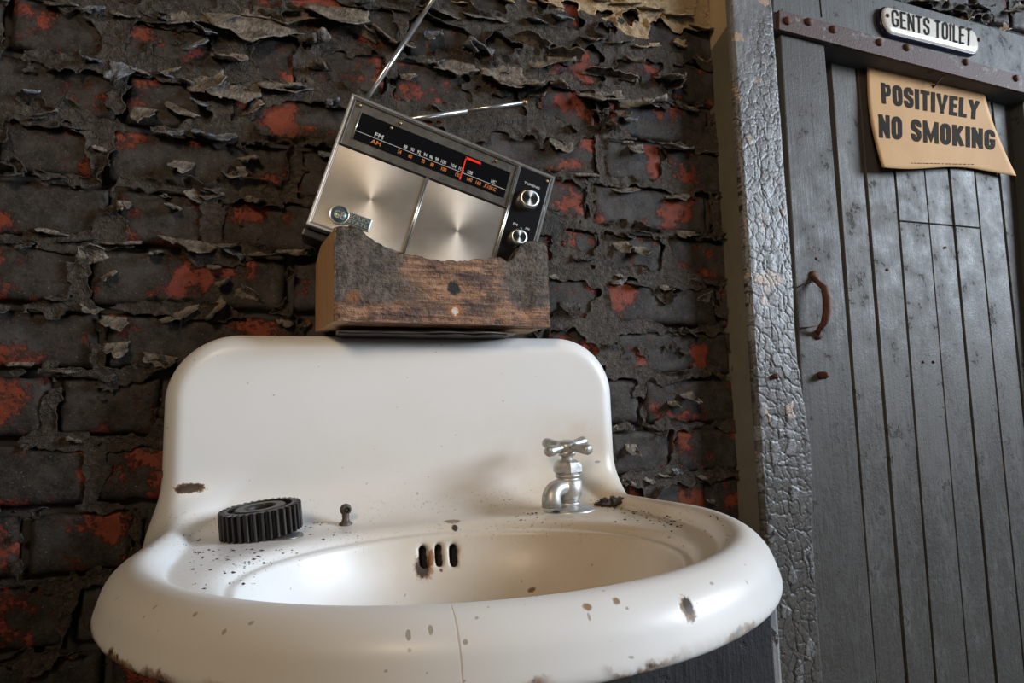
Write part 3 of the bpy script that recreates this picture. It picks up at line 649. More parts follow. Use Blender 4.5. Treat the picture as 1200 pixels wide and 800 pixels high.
def sdf(u0, v, w, slots=True):
    u = u0-.035*v
    do = d_out(u, v)
    rim_top = .015-.006*sstep(.30, .06, v)
    dr = do+.30*(w+.026); wc = (rim_top-.048)/2; hh = (rim_top+.048)/2
    A = smax(rext(dr, np.abs(w-wc), hh, .022), -(w+.028), .008)
    A = smax(A, -(np.maximum(do+.050, -w)), .030)
    inner = ell(u, v, w, .298, .006, .190, .150, .135)
    A = smax(A, -inner, .030)
    outer = np.maximum(ell(u, v, w, .298, .006, .202, .162, .147), w+.012)
    A = np.minimum(A, np.maximum(outer, -inner))
    # tall back with rounded shoulders
    r = .082; q0 = np.abs(u)-.291+r; q1 = w-.225+r
    d2 = np.sqrt(np.maximum(q0, 0)**2+np.maximum(q1, 0)**2)+np.minimum(np.maximum(q0, q1), 0)-r
    d2 = np.maximum(d2, -(w+.024))
    B = rext(d2, np.abs(v-.014), .034, .024)
    A = smin(A, B, .062)
    A = np.maximum(A, -v)
    if slots:
        for c, dn, nn in SLOTS:
            p0 = u0-c[0]; p1 = v-c[1]; p2 = w-c[2]
            t = np.clip(p0*dn[0]+p1*dn[1]+p2*dn[2], -.0085, .0085)
            q0 = p0-t*dn[0]; q1 = p1-t*dn[1]; q2 = p2-t*dn[2]; al = q0*nn[0]+q1*nn[1]+q2*nn[2]
            lat = np.sqrt(np.maximum(q0*q0+q1*q1+q2*q2-al*al, 0))
            A = np.maximum(A, -np.maximum(lat-.0044, np.abs(al)-.011))
    return A
def hit(px, py):
    d = ray(px, py); d = d/np.linalg.norm(d); t = .15
    for _ in range(300):
        p = w2s(CAM+d*t); s = float(sdf(p[0], -p[1], p[2], False))
        if s < .0002: break
        t += max(s*.5, .0004)
        if t > 2: return None
    return np.array([p[0], -p[1], p[2]])
def nrm(p):
    e = .001; g = np.array([sdf(p[0]+e, p[1], p[2], False)-sdf(p[0]-e, p[1], p[2], False), sdf(p[0], p[1]+e, p[2], False)-sdf(p[0], p[1]-e, p[2], False), sdf(p[0], p[1], p[2]+e, False)-sdf(p[0], p[1], p[2]-e, False)])
    return g/np.linalg.norm(g)
for (x, y) in ((497, 652), (515, 650), (532, 650)):
    c = hit(x, y)
    if c is None: continue
    nn = nrm(c); up = np.array([0, 0, 1.]); dn = up-nn*nn.dot(up); SLOTS.append((c, dn/np.linalg.norm(dn), nn))

def surface_nets(lo, hi, h):
    ax_ = [np.arange(lo[i], hi[i]+h, h, dtype=np.float32) for i in range(3)]
    n = [len(a) for a in ax_]
    Fd = np.empty(n, dtype=np.float32)
    for i in range(0, n[0], 24):
        U, V_, W_ = np.meshgrid(ax_[0][i:i+24], ax_[1], ax_[2], indexing='ij', sparse=True)
        Fd[i:i+24] = sdf(U, V_, W_)
    S = Fd < 0
    c = [S[a:n[0]-1+a, b:n[1]-1+b, d:n[2]-1+d] for a in (0, 1) for b in (0, 1) for d in (0, 1)]
    anyS = c[0].copy(); allS = c[0].copy()
    for q in c[1:]: anyS |= q; allS &= q
    I, J, K = np.nonzero(anyS & ~allS)
    idx = np.full((n[0]-1, n[1]-1, n[2]-1), -1, dtype=np.int32); idx[I, J, K] = np.arange(len(I))
    acc = np.zeros((len(I), 3)); cnt = np.zeros(len(I))
    cor = [(a, b, d) for a in (0, 1) for b in (0, 1) for d in (0, 1)]
    for p in cor:
        for axn in range(3):
            if p[axn]: continue
            q = list(p); q[axn] = 1
            f0 = Fd[I+p[0], J+p[1], K+p[2]]; f1_ = Fd[I+q[0], J+q[1], K+q[2]]; m = (f0 < 0) != (f1_ < 0)
            t = np.where(m, f0/np.where(m, f0-f1_, 1), 0)
            pos = np.tile(np.array(p, float), (len(I), 1)); pos[:, axn] += t
            acc[m] += pos[m]; cnt[m] += 1
    P = (acc/cnt[:, None]+np.stack([I, J, K], 1))*h+np.array([a[0] for a in ax_])
    quads = []
    for axn in range(3):
        o1, o2 = [(1, 2), (2, 0), (0, 1)][axn]
        sl0 = [slice(None)]*3; sl1 = [slice(None)]*3; sl0[axn] = slice(0, -1); sl1[axn] = slice(1, None)
        m = S[tuple(sl0)] != S[tuple(sl1)]
        E_ = np.stack(np.nonzero(m), 1); ok = (E_[:, o1] > 0) & (E_[:, o2] > 0) & (E_[:, o1] < n[o1]-1) & (E_[:, o2] < n[o2]-1); E_ = E_[ok]
        def id_(d1, d2):
            e = E_.copy(); e[:, o1] -= d1; e[:, o2] -= d2; return idx[e[:, 0], e[:, 1], e[:, 2]]
        Q = np.stack([id_(1, 1), id_(0, 1), id_(0, 0), id_(1, 0)], 1)
        fl_ = ~S[E_[:, 0], E_[:, 1], E_[:, 2]]; Q[fl_] = Q[fl_][:, ::-1]
        quads.append(Q)
    return P, np.vstack(quads)
P, Q = surface_nets((-.315, -.008, -.160), (.315, .575, .232), .0026)
# two light smoothing passes
for _ in range(2):
    acc = np.zeros_like(P); cnt = np.zeros(len(P))
    for a in range(4):
        np.add.at(acc, Q[:, a], P[Q[:, (a+1) % 4]]+P[Q[:, (a+3) % 4]]); np.add.at(cnt, Q[:, a], 2)
    P = P*.5+.5*acc/cnt[:, None]
V = np.stack([P[:, 0], -P[:, 1], P[:, 2]], 1)

def m_enamel(spots):
    m = NT('chipped_enamel'); v = m.obj()
    n = m.noise(v, 9, 4, .6); f = m.noise(v, 90, 4, .65)
    c = m.mix(n, (.72, .708, .685), (.77, .766, .756))
    sp = m.n('SeparateXYZ', {0: v}); S_ = m.t.nodes[-1]; X, Yc, Zc = S_.outputs[0], S_.outputs[1], S_.outputs[2]
    def blob(cx, cy, cz, r, soft=1.0, sc=40, amt=.55, stretch=(1, 1, 1)):
        q = m.n('VectorMath', {0: m.n('VectorMath', {0: v, 1: (cx, cy, cz)}, operation='SUBTRACT'), 1: stretch}, operation='MULTIPLY')
        d = m.n('VectorMath', {0: q}, out=1, operation='LENGTH')
        d = m.math('ADD', m.math('DIVIDE', d, r), m.math('MULTIPLY', m.math('SUBTRACT', m.noise(v, sc, 4, .65), .5), amt*2))
        return m.n('MapRange', {'Value': d, 'From Min': 1+soft*.35, 'From Max': 1-soft*.35}, interpolation_type='SMOOTHSTEP')
    # broad tea-coloured films
    for (cx, cy, cz, r, a) in ((.20, -.115, 0, .10, .35), (.265, -.16, .01, .06, .35), (-.02, -.135, 0, .06, .22), (.16, -.17, 0, .13, .42), (.19, -.30, -.02, .12, .38), (.25, -.075, .03, .07, .40), (.02, -.25, -.06, .12, .34), (.10, -.40, -.05, .10, .30), (-.12, -.09, 0, .10, .14), (-.2, -.45, 0, .16, .16), (0, -.085, .01, .10, .12)):
        c = m.mix(m.math('MULTIPLY', blob(cx, cy, cz, r, 1.6, 12, .35), a), c, (.50, .36, .20))
    # dust freckles on the ledge
    dk = m.ramp(m.noise(v, 300, 3, .65), .60, .70)
    led = m.n('MapRange', {'Value': m.noise(v, 14, 3), 'From Min': .35, 'From Max': .62})
    inl = m.math('MULTIPLY', m.n('MapRange', {'Value': Zc, 'From Min': .030, 'From Max': .010}), m.n('MapRange', {'Value': Yc, 'From Min': -.42, 'From Max': -.20}))
    inl = m.math('MULTIPLY', inl, m.n('MapRange', {'Value': Zc, 'From Min': -.03, 'From Max': -.008}))
    c = m.mix(m.math('MULTIPLY', m.math('MULTIPLY', dk, led), inl), c, (.10, .075, .055))
    c = m.mix(m.math('MULTIPLY', m.ramp(m.noise(v, 210, 0), .83, .86), .5), c, (.16, .12, .09))
    rough = m.n('MapRange', {'Value': f, 'To Min': .30, 'To Max': .46}); hgt_ = 0.0
    for (p, r, col, soft, sc, st_) in spots:
        b = blob(p[0], -p[1], p[2], r*.60, soft, sc*4, .62, st_)
        c = m.mix(b, c, col); rough = m.math('MAXIMUM', rough, m.math('MULTIPLY', b, .75)); hgt_ = m.math('ADD', hgt_, b)
    # rusted lower lip
    lip = m.math('ADD', m.math('MULTIPLY', Zc, -1.0), m.math('MULTIPLY', m.math('SUBTRACT', m.noise(v, 38, 4, .65), .5), .030))
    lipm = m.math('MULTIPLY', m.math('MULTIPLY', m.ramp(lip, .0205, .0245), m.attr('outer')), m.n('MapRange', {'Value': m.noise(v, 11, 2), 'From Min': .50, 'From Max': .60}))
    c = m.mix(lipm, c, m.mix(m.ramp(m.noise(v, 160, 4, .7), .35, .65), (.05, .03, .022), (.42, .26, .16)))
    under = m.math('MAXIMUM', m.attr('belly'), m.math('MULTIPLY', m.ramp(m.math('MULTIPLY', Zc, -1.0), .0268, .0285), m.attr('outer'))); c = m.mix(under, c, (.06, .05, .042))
    return m.P(Base_Color=c, Roughness=rough, Specular_IOR_Level=.38, Coat_Weight=.05, Coat_Roughness=.2, Normal=m.bump(hgt_, .25, -.0006))
SP = []
DK = (.055, .035, .025); BR = (.20, .105, .05); GY = (.40, .36, .31)
for (x, y, r, col, soft, sc, st_) in (
    (222, 572, .0165, BR, .35, 60, (.6, 1, 1.7)), (222, 572, .0135, DK, .5, 60, (.6, 1, 1.8)),
    (497, 664, .0165, (.27, .13, .05), .9, 70, (1, .7, .75)), (495, 664, .0125, DK, .4, 80, (1, .7, .7)), (506, 652, .0055, (.30, .14, .06), .5, 90, (1, .6, .4)),
    (530, 610, .0085, (.26, .19, .13), .4, 90, (.55, .6, 1)), (533, 618, .0055, DK, .6, 90, (1, .6, .7)),
    (517, 668, .003, BR, .8, 90, (1, 1, 1)), (806, 712, .0105, (.24, .16, .09), .8, 60, (1.2, 1, .7)), (806, 709, .0075, DK, .7, 60, (1.3, 1, .7)),
    (623, 691, .0045, BR, .8, 80, (.6, 1, 1)), (539, 762, .045, (.58, .50, .42), .9, 60, (50, 1, .9)), (478, 744, .006, GY, 1, 70, (1.6, 1, .7)), (504, 737, .006, GY, 1, 70, (1.8, 1, .6)),
    (262, 740, .004, GY, 1, 70, (1, 1, .8)), (688, 711, .004, (.3, .2, .12), 1, 70, (1, 1, 1)), (722, 704, .004, (.3, .2, .12), 1, 70, (1, 1, 1)), (735, 712, .003, GY, 1, 70, (1, 1, 1)), (690, 722, .005, GY, 1, 70, (2, 1, .6)),
    (850, 618, .004, GY, 1, 70, (1, 1, 1)), (834, 683, .004, GY, 1, 70, (.7, 1, 1.5)), (700, 541, .006, (.3, .28, .26), .6, 90, (.8, 1, 2.2)), (228, 720, .004, GY, 1, 70, (1, 1, 1)), (176, 640, .005, GY, 1, 70, (.6, 1, 1.6)), (190, 556, .006, (.12, .09, .07), .8, 90, (2, 1, .7)),
    (690, 400, .012, (.35, .33, .31), 1.4, 90, (1, 1, 1)), (545, 752, .004, GY, 1, 70, (1, 1, 1))):
    hp_ = hit(x, y)
    if hp_ is not None: SP.append((hp_, r*(.62 if col == GY else 1), col, soft*(.6 if col == GY else 1), sc, st_))
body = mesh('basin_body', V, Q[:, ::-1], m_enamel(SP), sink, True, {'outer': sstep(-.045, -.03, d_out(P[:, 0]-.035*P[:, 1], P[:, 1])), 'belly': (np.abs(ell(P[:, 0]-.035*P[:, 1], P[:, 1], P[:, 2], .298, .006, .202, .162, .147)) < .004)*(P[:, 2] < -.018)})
MHOLE = simple('hole_shade_black', (.012, .009, .008), .9, bump=.5, bscale=200)  # near-black that paints in the shade inside small holes
for c, dn, nn in SLOTS:                 # black iron cup in each overflow slot; colour also paints the hole's shade
    n = 20; lat = np.cross(dn, nn); Vs = []; rings = [(0.0049, -.0012), (.0049, -.0105), (.0001, -.0106)]
    Vs = []; Fs = []
    for (rr, dp) in rings:
        for k in range(n):
            a = 2*math.pi*k/n; s = (1 if math.sin(a) >= 0 else -1)*.0085
            pnt = c+nn*dp+lat*rr*math.cos(a)+dn*(rr*math.sin(a)+s*min(1, rr/.003)); Vs.append((pnt[0], -pnt[1], pnt[2]))
    for q in range(2):
        for k in range(n): Fs.append((q*n+k, q*n+(k+1) % n, (q+1)*n+(k+1) % n, (q+1)*n+k))
    mesh('overflow_slot', Vs, Fs, MHOLE, sink, True)
lg = hit(405, 614)
lug = empty('chain_stay', (lg[0], -lg[1], lg[2])); lug.parent = sink
MSTAY = simple('tarnished_brass', (.10, .075, .062), .55, .5, bump=.5, bscale=240, var=.3)
lathe('stay_post', [(0, -.004), (.0078, -.003), (.0076, .001), (.0050, .0030), (.0038, .0065), (.0042, .0105), (.0040, .013)], MSTAY, lug, 20)
bm = bmesh.new(); bmesh.ops.create_uvsphere(bm, u_segments=18, v_segments=12, radius=.0066)
for v_ in bm.verts: v_.co.z += .0165; v_.co.y *= .8
bm_obj('stay_eye', bm, MSTAY, lug, True)
lathe('eye_hole', [(0, .0042), (.0030, .0048), (.0034, .0058), (.0022, .0062)], MHOLE, lug, 14, axis='Y', loc=(.0018, 0, .0168))

# ---------------- stand under the basin
MST = m_wood_grey('stand_dark_paint', (.020, .019, .019), (.075, .074, .076), .55)
stand = empty('basin_stand', (.12, -.2, 0)); tag(stand, 'dark painted board stand holding up the white basin', 'stand')
def sb(name, lo, hi, mat, bev=.002): o = box(name, lo, hi, mat, stand, bev); o.location = (-.12, .2, 0); return o
zt = .852
sb('front_board', (-.085, -.425, 0), (.350, -.405, zt+.004), MST); sb('side_board', (-.085, -.405, 0), (-.067, -.06, zt-.008), MST); sb('side_board', (.330, -.405, 0), (.348, -.06, zt+.004), MST)
sb('corner_post', (.352, -.400, 0), (.378, -.372, zt+.002), m_wood_grey('post_pale_paint', (.20, .19, .18), (.36, .36, .36), .5, (.07, .04, .03)), .003)
sb('back_rail', (-.067, -.075, .60), (.330, -.057, zt-.004), MST)

# ================================================================== THINGS ON THE BASIN
def at_ledge(px, py):
    p = hit(px, py); return p, s2w((p[0], -p[1], p[2]))
# ---- tap
def m_nickel():
    m = NT('dull_nickel'); v = m.obj(); n = m.noise(v, 120, 4, .65); f = m.noise(v, 700, 3)
    c = m.mix(m.ramp(n, .35, .75), (.58, .56, .52), (.33, .335, .33))
    return m.P(Base_Color=c, Metallic=.8, Roughness=m.n('MapRange', {'Value': n, 'To Min': .32, 'To Max': .62}), Normal=m.bump(f, .12, .0005))
MN = m_nickel()
_, tp = at_ledge(667, 597)
tap = empty('tap', tuple(tp), (0, SROLL, 0)); tap.scale = (1.06, 1.06, .94); tag(tap, 'dull nickel tap with four-armed cross handle on the basin ledge', 'tap')
lathe('flange', [(0, -.008), (.030, -.007), (.0305, .0005), (.029, .0025), (.022, .0045), (.0135, .0075), (.0128, .010)], MN, tap, 40)
lathe('body', [(.0115, .004), (.0118, .012), (.0135, .016), (.0160, .0195), (.0165, .026), (.0165, .037), (.0150, .0395), (.0135, .041), (.0135, .0425), (.0150, .0435), (.0150, .0465), (.0125, .048), (0, .048)], MN, tap, 36)
sd = Vector((-.86, -.51, 0)).normalized(); SPT = []
for k in range(11):
    a = k/10; ang = max(0, (a-.35)/.65)*math.pi/2
    if a < .35: q = sd*(.004+a*.045)+Vector((0, 0, .0310))
    else: q = sd*(.004+.35*.045+.0135*math.sin(ang))+Vector((0, 0, .0310-.0135*(1-math.cos(ang))))
    SPT.append(q)
SPT.append(SPT[-1]+Vector((0, 0, -.0095)))
tube('spout', SPT, [.0108]*8+[.0110]*2+[.0112, .0112], MN, tap, 22)
lathe('spout_mouth', [(0, -.0006), (.0082, -.0004), (.0086, .002)], MHOLE, tap, 20, loc=tuple(SPT[-1]))
lathe('bonnet_nut', [(0, .0472), (.0150, .0474), (.0178, .0500), (.0178, .0575), (.0150, .0625), (.0105, .0655), (.0075, .0660), (0, .0662)], MN, tap, 6, smooth=False).rotation_euler = (0, 0, .35)
lathe('stem', [(.0068, .064), (.0068, .0700), (.0100, .0712), (.0105, .0765), (.0080, .078)], MN, tap, 24)
hd = empty('cross_handle', (0, 0, .0835)); hd.parent = tap; hd.rotation_euler = (R(11), 0, R(-23))
lathe('handle_hub', [(0, -.0075), (.0095, -.0072), (.0118, -.004), (.0120, .003), (.0095, .0068), (.0045, .0078), (0, .0080)], MN, hd, 28)
for k in range(4):
    a = k*math.pi/2+R(50); d = Vector((math.cos(a), math.sin(a), 0))
    tube('handle_arm', [d*.004, d*.012, d*.020, d*.028, d*.0325, d*.0348, d*.0356], [.0056, .0052, .0058, .0070, .0070, .0056, .0025], MN, hd, 18)
# ---- gear wheel and the disc under it
MGEAR = simple('oiled_gear_steel', (.042, .038, .036), .45, .6, bump=.35, bscale=260, var=.35)
MGEAR2 = simple('gear_hub_steel', (.085, .078, .072), .45, .8, bump=.4, bscale=220, var=.35)
gp, gw = at_ledge(306, 630)
gear = empty('gear_wheel', tuple(gw+np.array([0, .012, .0035])), (R(2), SROLL+R(-5.5), R(12))); gear.scale = (.93, .93, .93); tag(gear, 'black toothed gear wheel lying tilted on the basin ledge', 'gear')
NTH = 34; RO, RI, TH = .0445, .0385, .030
V = []; Fc = []
prof = []
for k in range(NTH):
    for (fa, rr) in ((-.46, RI), (-.26, RI+.0008), (-.17, RO-.0006), (-.10, RO), (.10, RO), (.17, RO-.0006), (.26, RI+.0008), (.46, RI)):
        prof.append((2*math.pi*(k+fa)/NTH, rr))
n = len(prof)
lev = [(0, 0, 0), (1, .0, 0), (1, TH, 0)]
rin = .0345
for (kind, z) in (('o', .0008), ('o', TH-.0008), ('t', TH), ('i', TH), ('i', 0.0), ('b', 0.0)):
    for a, rr in prof:
        r_ = rr if kind == 'o' else (rr-.0008 if kind in 'tb' else rin)
        V.append((r_*math.cos(a), r_*math.sin(a), z))
for q in range(5):
    for k in range(n): Fc.append((q*n+k, q*n+(k+1) % n, (q+1)*n+(k+1) % n, (q+1)*n+k))
for k in range(n): Fc.append((5*n+k, 5*n+(k+1) % n, (k+1) % n, k))
mesh('toothed_rim', V, Fc, MGEAR, gear)
lathe('web', [(.0348, .004), (.0348, TH-.0045), (.027, TH-.0045), (.027, .004), (.0348, .004)], MGEAR, gear, 48, False)
lathe('hub', [(.0275, .001), (.0275, TH-.0012), (.0265, TH-.0002), (.0180, TH-.0002), (.0165, TH-.0022), (.0165, .001), (.0275, .001)], MGEAR2, gear, 48, False)
dp_, dw = at_ledge(332, 629)
disc = lathe('steel_disc', [(0, 0), (.020, 0), (.0205, .0012), (.0195, .0026), (.008, .0030), (0, .0030)], simple('disc_steel', (.16, .155, .15), .4, .7, bump=.3, var=.2), None, 32)
disc.location = tuple(dw+np.array([0, 0, -.0006])); disc.rotation_euler = (0, SROLL, 0); tag(disc, 'flat steel disc wedged beneath the black gear wheel', 'disc')
# ---- dirt
def lump(name, s, seed, mat):
    bm = bmesh.new(); bmesh.ops.create_icosphere(bm, subdivisions=4, radius=1)
    for v_ in bm.verts:
        c_ = v_.co; k = .25+1.5*float(fbm(np.array([c_.x*4.5+seed+c_.z*2]), np.array([c_.y*4.5+c_.z*3.9]), seed, 4)[0]); v_.co = Vector((c_.x*s[0]*k, c_.y*s[1]*k, max(c_.z*s[2]*k, -.25*s[2])))
    return bm_obj(name, bm, mat, None)
MDIRT = simple('dry_dirt', (.045, .032, .024), .9, bump=.9, bscale=500, var=.7)
_, cw = at_ledge(718, 592)
cl = lump('dirt_clump', (.019, .011, .011), 4, MDIRT); cl.location = tuple(cw); tag(cl, 'dark crumbly dirt clump on the basin ledge beside the tap', 'dirt')
V = []; Fc = []; cr_r = random.Random(5)
zones = [(215, 355, 622, 662, 90), (690, 800, 583, 612, 120), (345, 420, 612, 632, 26), (600, 640, 600, 612, 18), (225, 300, 640, 690, 30), (780, 860, 600, 640, 16)]
octv = [(1, 0, 0), (0, 1, 0), (-1, 0, 0), (0, -1, 0), (0, 0, 1), (0, 0, -1)]; octf = [(0, 1, 4), (1, 2, 4), (2, 3, 4), (3, 0, 4), (1, 0, 5), (2, 1, 5), (3, 2, 5), (0, 3, 5)]
for (x0, x1, y0, y1, cnt_) in zones:
    for _ in range(cnt_):
        x = cr_r.uniform(x0, x1); y = cr_r.uniform(y0, y1)
        if x0 == 690: y = 584+(x-690)*.22+abs(cr_r.gauss(0, 7))
        if abs(x-305) < 52 and abs(y-617) < 26: continue
        p = hit(x, y)
        if p is None or p[2] < -.02 or p[2] > .03: continue
        q = s2w((p[0], -p[1], p[2])); s = cr_r.choice([.0005, .0006, .0007, .0009, .0012, .0016]); b0 = len(V)
        for o_ in octv: V.append(q+np.array([o_[0]*s*cr_r.uniform(.7, 1.8), o_[1]*s*cr_r.uniform(.6, 1.2), o_[2]*s*cr_r.uniform(.4, .8)]))
        Fc += [tuple(b0+i for i in f) for f in octf]
cru = mesh('crumbs', V, Fc, MDIRT); tag(cru, 'fine dark crumbs of dirt scattered over the basin ledge', 'dirt', None, 'stuff')

# ================================================================== WOODEN TRAY, SHEETS, RADIO
def m_oldwood():
    m = NT('weathered_wood'); v = m.obj(); gr = m.noise(m.mapv(v, (.10, 1, 1)), 190, 5, .65); n = m.noise(v, 17, 4, .62); f = m.noise(v, 240, 4, .7)
    grr = m.ramp(m.math('ADD', m.math('MULTIPLY', gr, .75), m.math('MULTIPLY', f, .25)), .34, .66); c = m.mix(grr, (.085, .034, .017), (.46, .25, .135)); c = m.mix(m.ramp(m.noise(m.mapv(v, (.6, 1, 1)), 30, 4, .7), .46, .60), c, m.mix(grr, (.040, .022, .018), (.20, .11, .075)))
    sp = m.n('SeparateXYZ', {0: v}); S_ = m.t.nodes[-1]
    g = m.math('ADD', m.n('MapRange', {'Value': S_.outputs[0], 'From Min': .05, 'From Max': .13, 'To Min': .42, 'To Max': .05}), m.n('MapRange', {'Value': S_.outputs[0], 'From Min': .19, 'From Max': .24, 'To Min': 0.0, 'To Max': .34}))
    g = m.math('SUBTRACT', g, m.n('MapRange', {'Value': S_.outputs[2], 'From Min': .03, 'From Max': .012, 'To Min': 0.0, 'To Max': .45}))
    mud = m.ramp(m.math('ADD', g, m.math('ADD', m.math('MULTIPLY', n, .5), m.math('MULTIPLY', f, .35))), .60, .72)
    c = m.mix(mud, c, m.mix(m.ramp(m.math('ADD', m.math('MULTIPLY', f, .45), m.math('MULTIPLY', m.noise(v, 70, 4, .7), .6)), .38, .68), (.030, .022, .017), (.165, .128, .096)))
    def spot(x, z, r):
        d = m.n('VectorMath', {0: m.n('VectorMath', {0: v, 1: (x, -.001, z)}, operation='SUBTRACT')}, out=1, operation='LENGTH')
        return m.ramp(m.math('ADD', m.math('DIVIDE', d, r), m.math('MULTIPLY', m.noise(v, 130, 4, .7), 1.8)), 1.95, 1.55)
    c = m.mix(spot(.146, .046, .010), c, (.014, .012, .011)); c = m.mix(spot(.148, .017, .010), c, (.42, .16, .05)); c = m.mix(spot(.148, .016, .005), c, (.75, .68, .58)); c = m.mix(spot(.022, .028, .010), c, (.22, .09, .04))
    h = m.math('ADD', m.math('MULTIPLY', gr, .8), m.math('MULTIPLY', f, .8))
    return m.P(Base_Color=c, Roughness=.62, Normal=m.bump(m.math('ADD', h, m.math('MULTIPLY', m.noise(v, 70, 5, .7), 1.2)), 1.0, .0045))
MW = m_oldwood()
MWE = (lambda m: m.P(Base_Color=m.mix(m.noise(m.mapv(m.obj(), (1, 1, .12)), 160, 4), (.26, .145, .066), (.50, .31, .16)), Roughness=.6, Normal=m.bump(m.noise(m.obj(), 250, 4), .3, .001)))(NT('end_wood'))
TY = R(-3.5)
fl0 = onY(391, 378, -.118)
tray = empty('wooden_tray', (float(fl0[0]), -.118, 1.115), (0, R(-1.0), -TY)); tag(tray, 'weathered broken wooden block with scooped top edge cradling the radio', 'wood block')
# top profile of the front board: (x, z) in metres along the board
prof = [(0, .114), (.018, .116), (.034, .112), (.040, .104), (.050, .100), (.064, .091), (.078, .088), (.10, .085), (.13, .081), (.16, .082), (.185, .087), (.20, .090), (.212, .090), (.222, .086), (.230, .090), (.236, .103), (.244, .112), (.256, .117), (.276, .116), (.281, .110)]
nx, nzz = 96, 34
xx = np.linspace(0, .281, nx); top = np.interp(xx, [p[0] for p in prof], [p[1] for p in prof])+.0022*(vn(xx*160, xx*0, 3)-.5)+.0015*(vn(xx*420, xx*0, 4)-.5)
tt = np.linspace(0, 1, nzz); X, T = np.meshgrid(xx, tt, indexing='ij'); Zg = T*top[:, None]
edge = np.minimum(np.minimum(X, .281-X), np.minimum(Zg, top[:, None]-Zg))
Yf = -.001-.002*(1-np.clip(edge/.003, 0, 1))*-1+.0055*(fbm(X*30, Zg*60, 81, 4)-.5)+.0030*(fbm(X*12, Zg*190, 82, 3)-.5)
Yf = Yf-.0045*sstep(.12, .06, X)*(fbm(X*90, Zg*90, 84, 3)-.45)-.003*(1-sstep(0, .012, top[:, None]-Zg))*(fbm(X*120, Zg*60, 85, 2)-.7)
Yf = Yf+.005*sstep(.215, .235, X)*sstep(.262, .245, X)*(fbm(X*70, Zg*50, 83, 3))
Vf = np.stack([X, Yf, Zg], -1).reshape(-1, 3); Vb = np.stack([X, np.full(X.shape, .026), Zg], -1).reshape(-1, 3); nb = len(Vf)
ring = [i*nzz for i in range(nx)]+[(nx-1)*nzz+j for j in range(1, nzz)]+[i*nzz+nzz-1 for i in range(nx-2, -1, -1)]+[j for j in range(nzz-2, 0, -1)]
side = np.array([[ring[i], nb+ring[i], nb+ring[(i+1) % len(ring)], ring[(i+1) % len(ring)]] for i in range(len(ring))])
mesh('front_board', np.vstack([Vf, Vb]), np.vstack([grid_faces(nx, nzz), grid_faces(nx, nzz)[:, ::-1]+nb, side[:, ::-1]]), MW, tray, False)
def plank_poly(name, pts_front, pts_back, mat): return prism(name, pts_front, pts_back, mat, tray, .0015, 2)
# splayed end board: outer face runs back from the front corner
plank_poly('end_board', [(.0005, .001, .0), (.0005, .001, .113), (-.012, .055, .105), (-.016, .085, .088), (-.016, .085, -.002)], [(.020, .001, .0), (.020, .001, .113), (.004, .055, .105), (.0, .085, .088), (.0, .085, -.002)], MWE)
plank_poly('end_board', [(.262, .02, .0), (.262, .02, .10), (.268, .080, .085), (.268, .080, .0)], [(.279, .02, .0), (.279, .02, .10), (.279, .080, .085), (.279, .080, .0)], MWE)
box('base_board', (.002, .024, -.001), (.266, .082, .012), MWE, tray, .001)
box('inner_ledge', (.150, .026, .012), (.258, .078, .046), MWE, tray, .001)
# thin dark sheets under the tray
MSH = [simple('sheet_dark', (.035, .028, .024), .6, bump=.3, var=.4), simple('sheet_brown', (.16, .11, .08), .5, bump=.3, var=.4)]
lab = ['thin black sheet lying directly on the basin back, lowest beneath the wooden block', 'thin brown sheet in the middle of the pile beneath the wooden block', 'thin black sheet directly under the wooden block, top of the pile']
zb = 1.1045
for i, (x0, x1, y0, y1) in enumerate(((.022, .238, -.088, -.014), (.016, .246, -.092, -.012), (.030, .243, -.086, -.012))):
    nS = 30; xs_ = np.linspace(x0, x1, nS); V = []
    lift = .0010*np.sin(xs_*31+i*2)+.0006*np.sin(xs_*90+i)
    th = (.0016, .0014, .0020)[i]
    for (yy, zz) in ((y0, 0), (y1, 0), (y1, th), (y0, th)):
        for k in range(nS): V.append((xs_[k]+(.004*math.sin(k*1.3+i) if k in (0, nS-1) else 0), yy+.0015*math.sin(k*.9+i*2), zb+.0020*i+.0014+zz+lift[k]*.5+(xs_[k]-.12)*.0157))
    Fc = []
    for a in range(4):
        b = (a+1) % 4
        for k in range(nS-1): Fc.append((a*nS+k, a*nS+k+1, b*nS+k+1, b*nS+k))
    Fc += [(0, nS, 2*nS, 3*nS), (4*nS-1, 3*nS-1, 2*nS-1, nS-1)]
    o = mesh('thin_sheet', V, Fc, MSH[i == 1]); tag(o, lab[i], 'sheet', 'thin sheets under the wooden block')

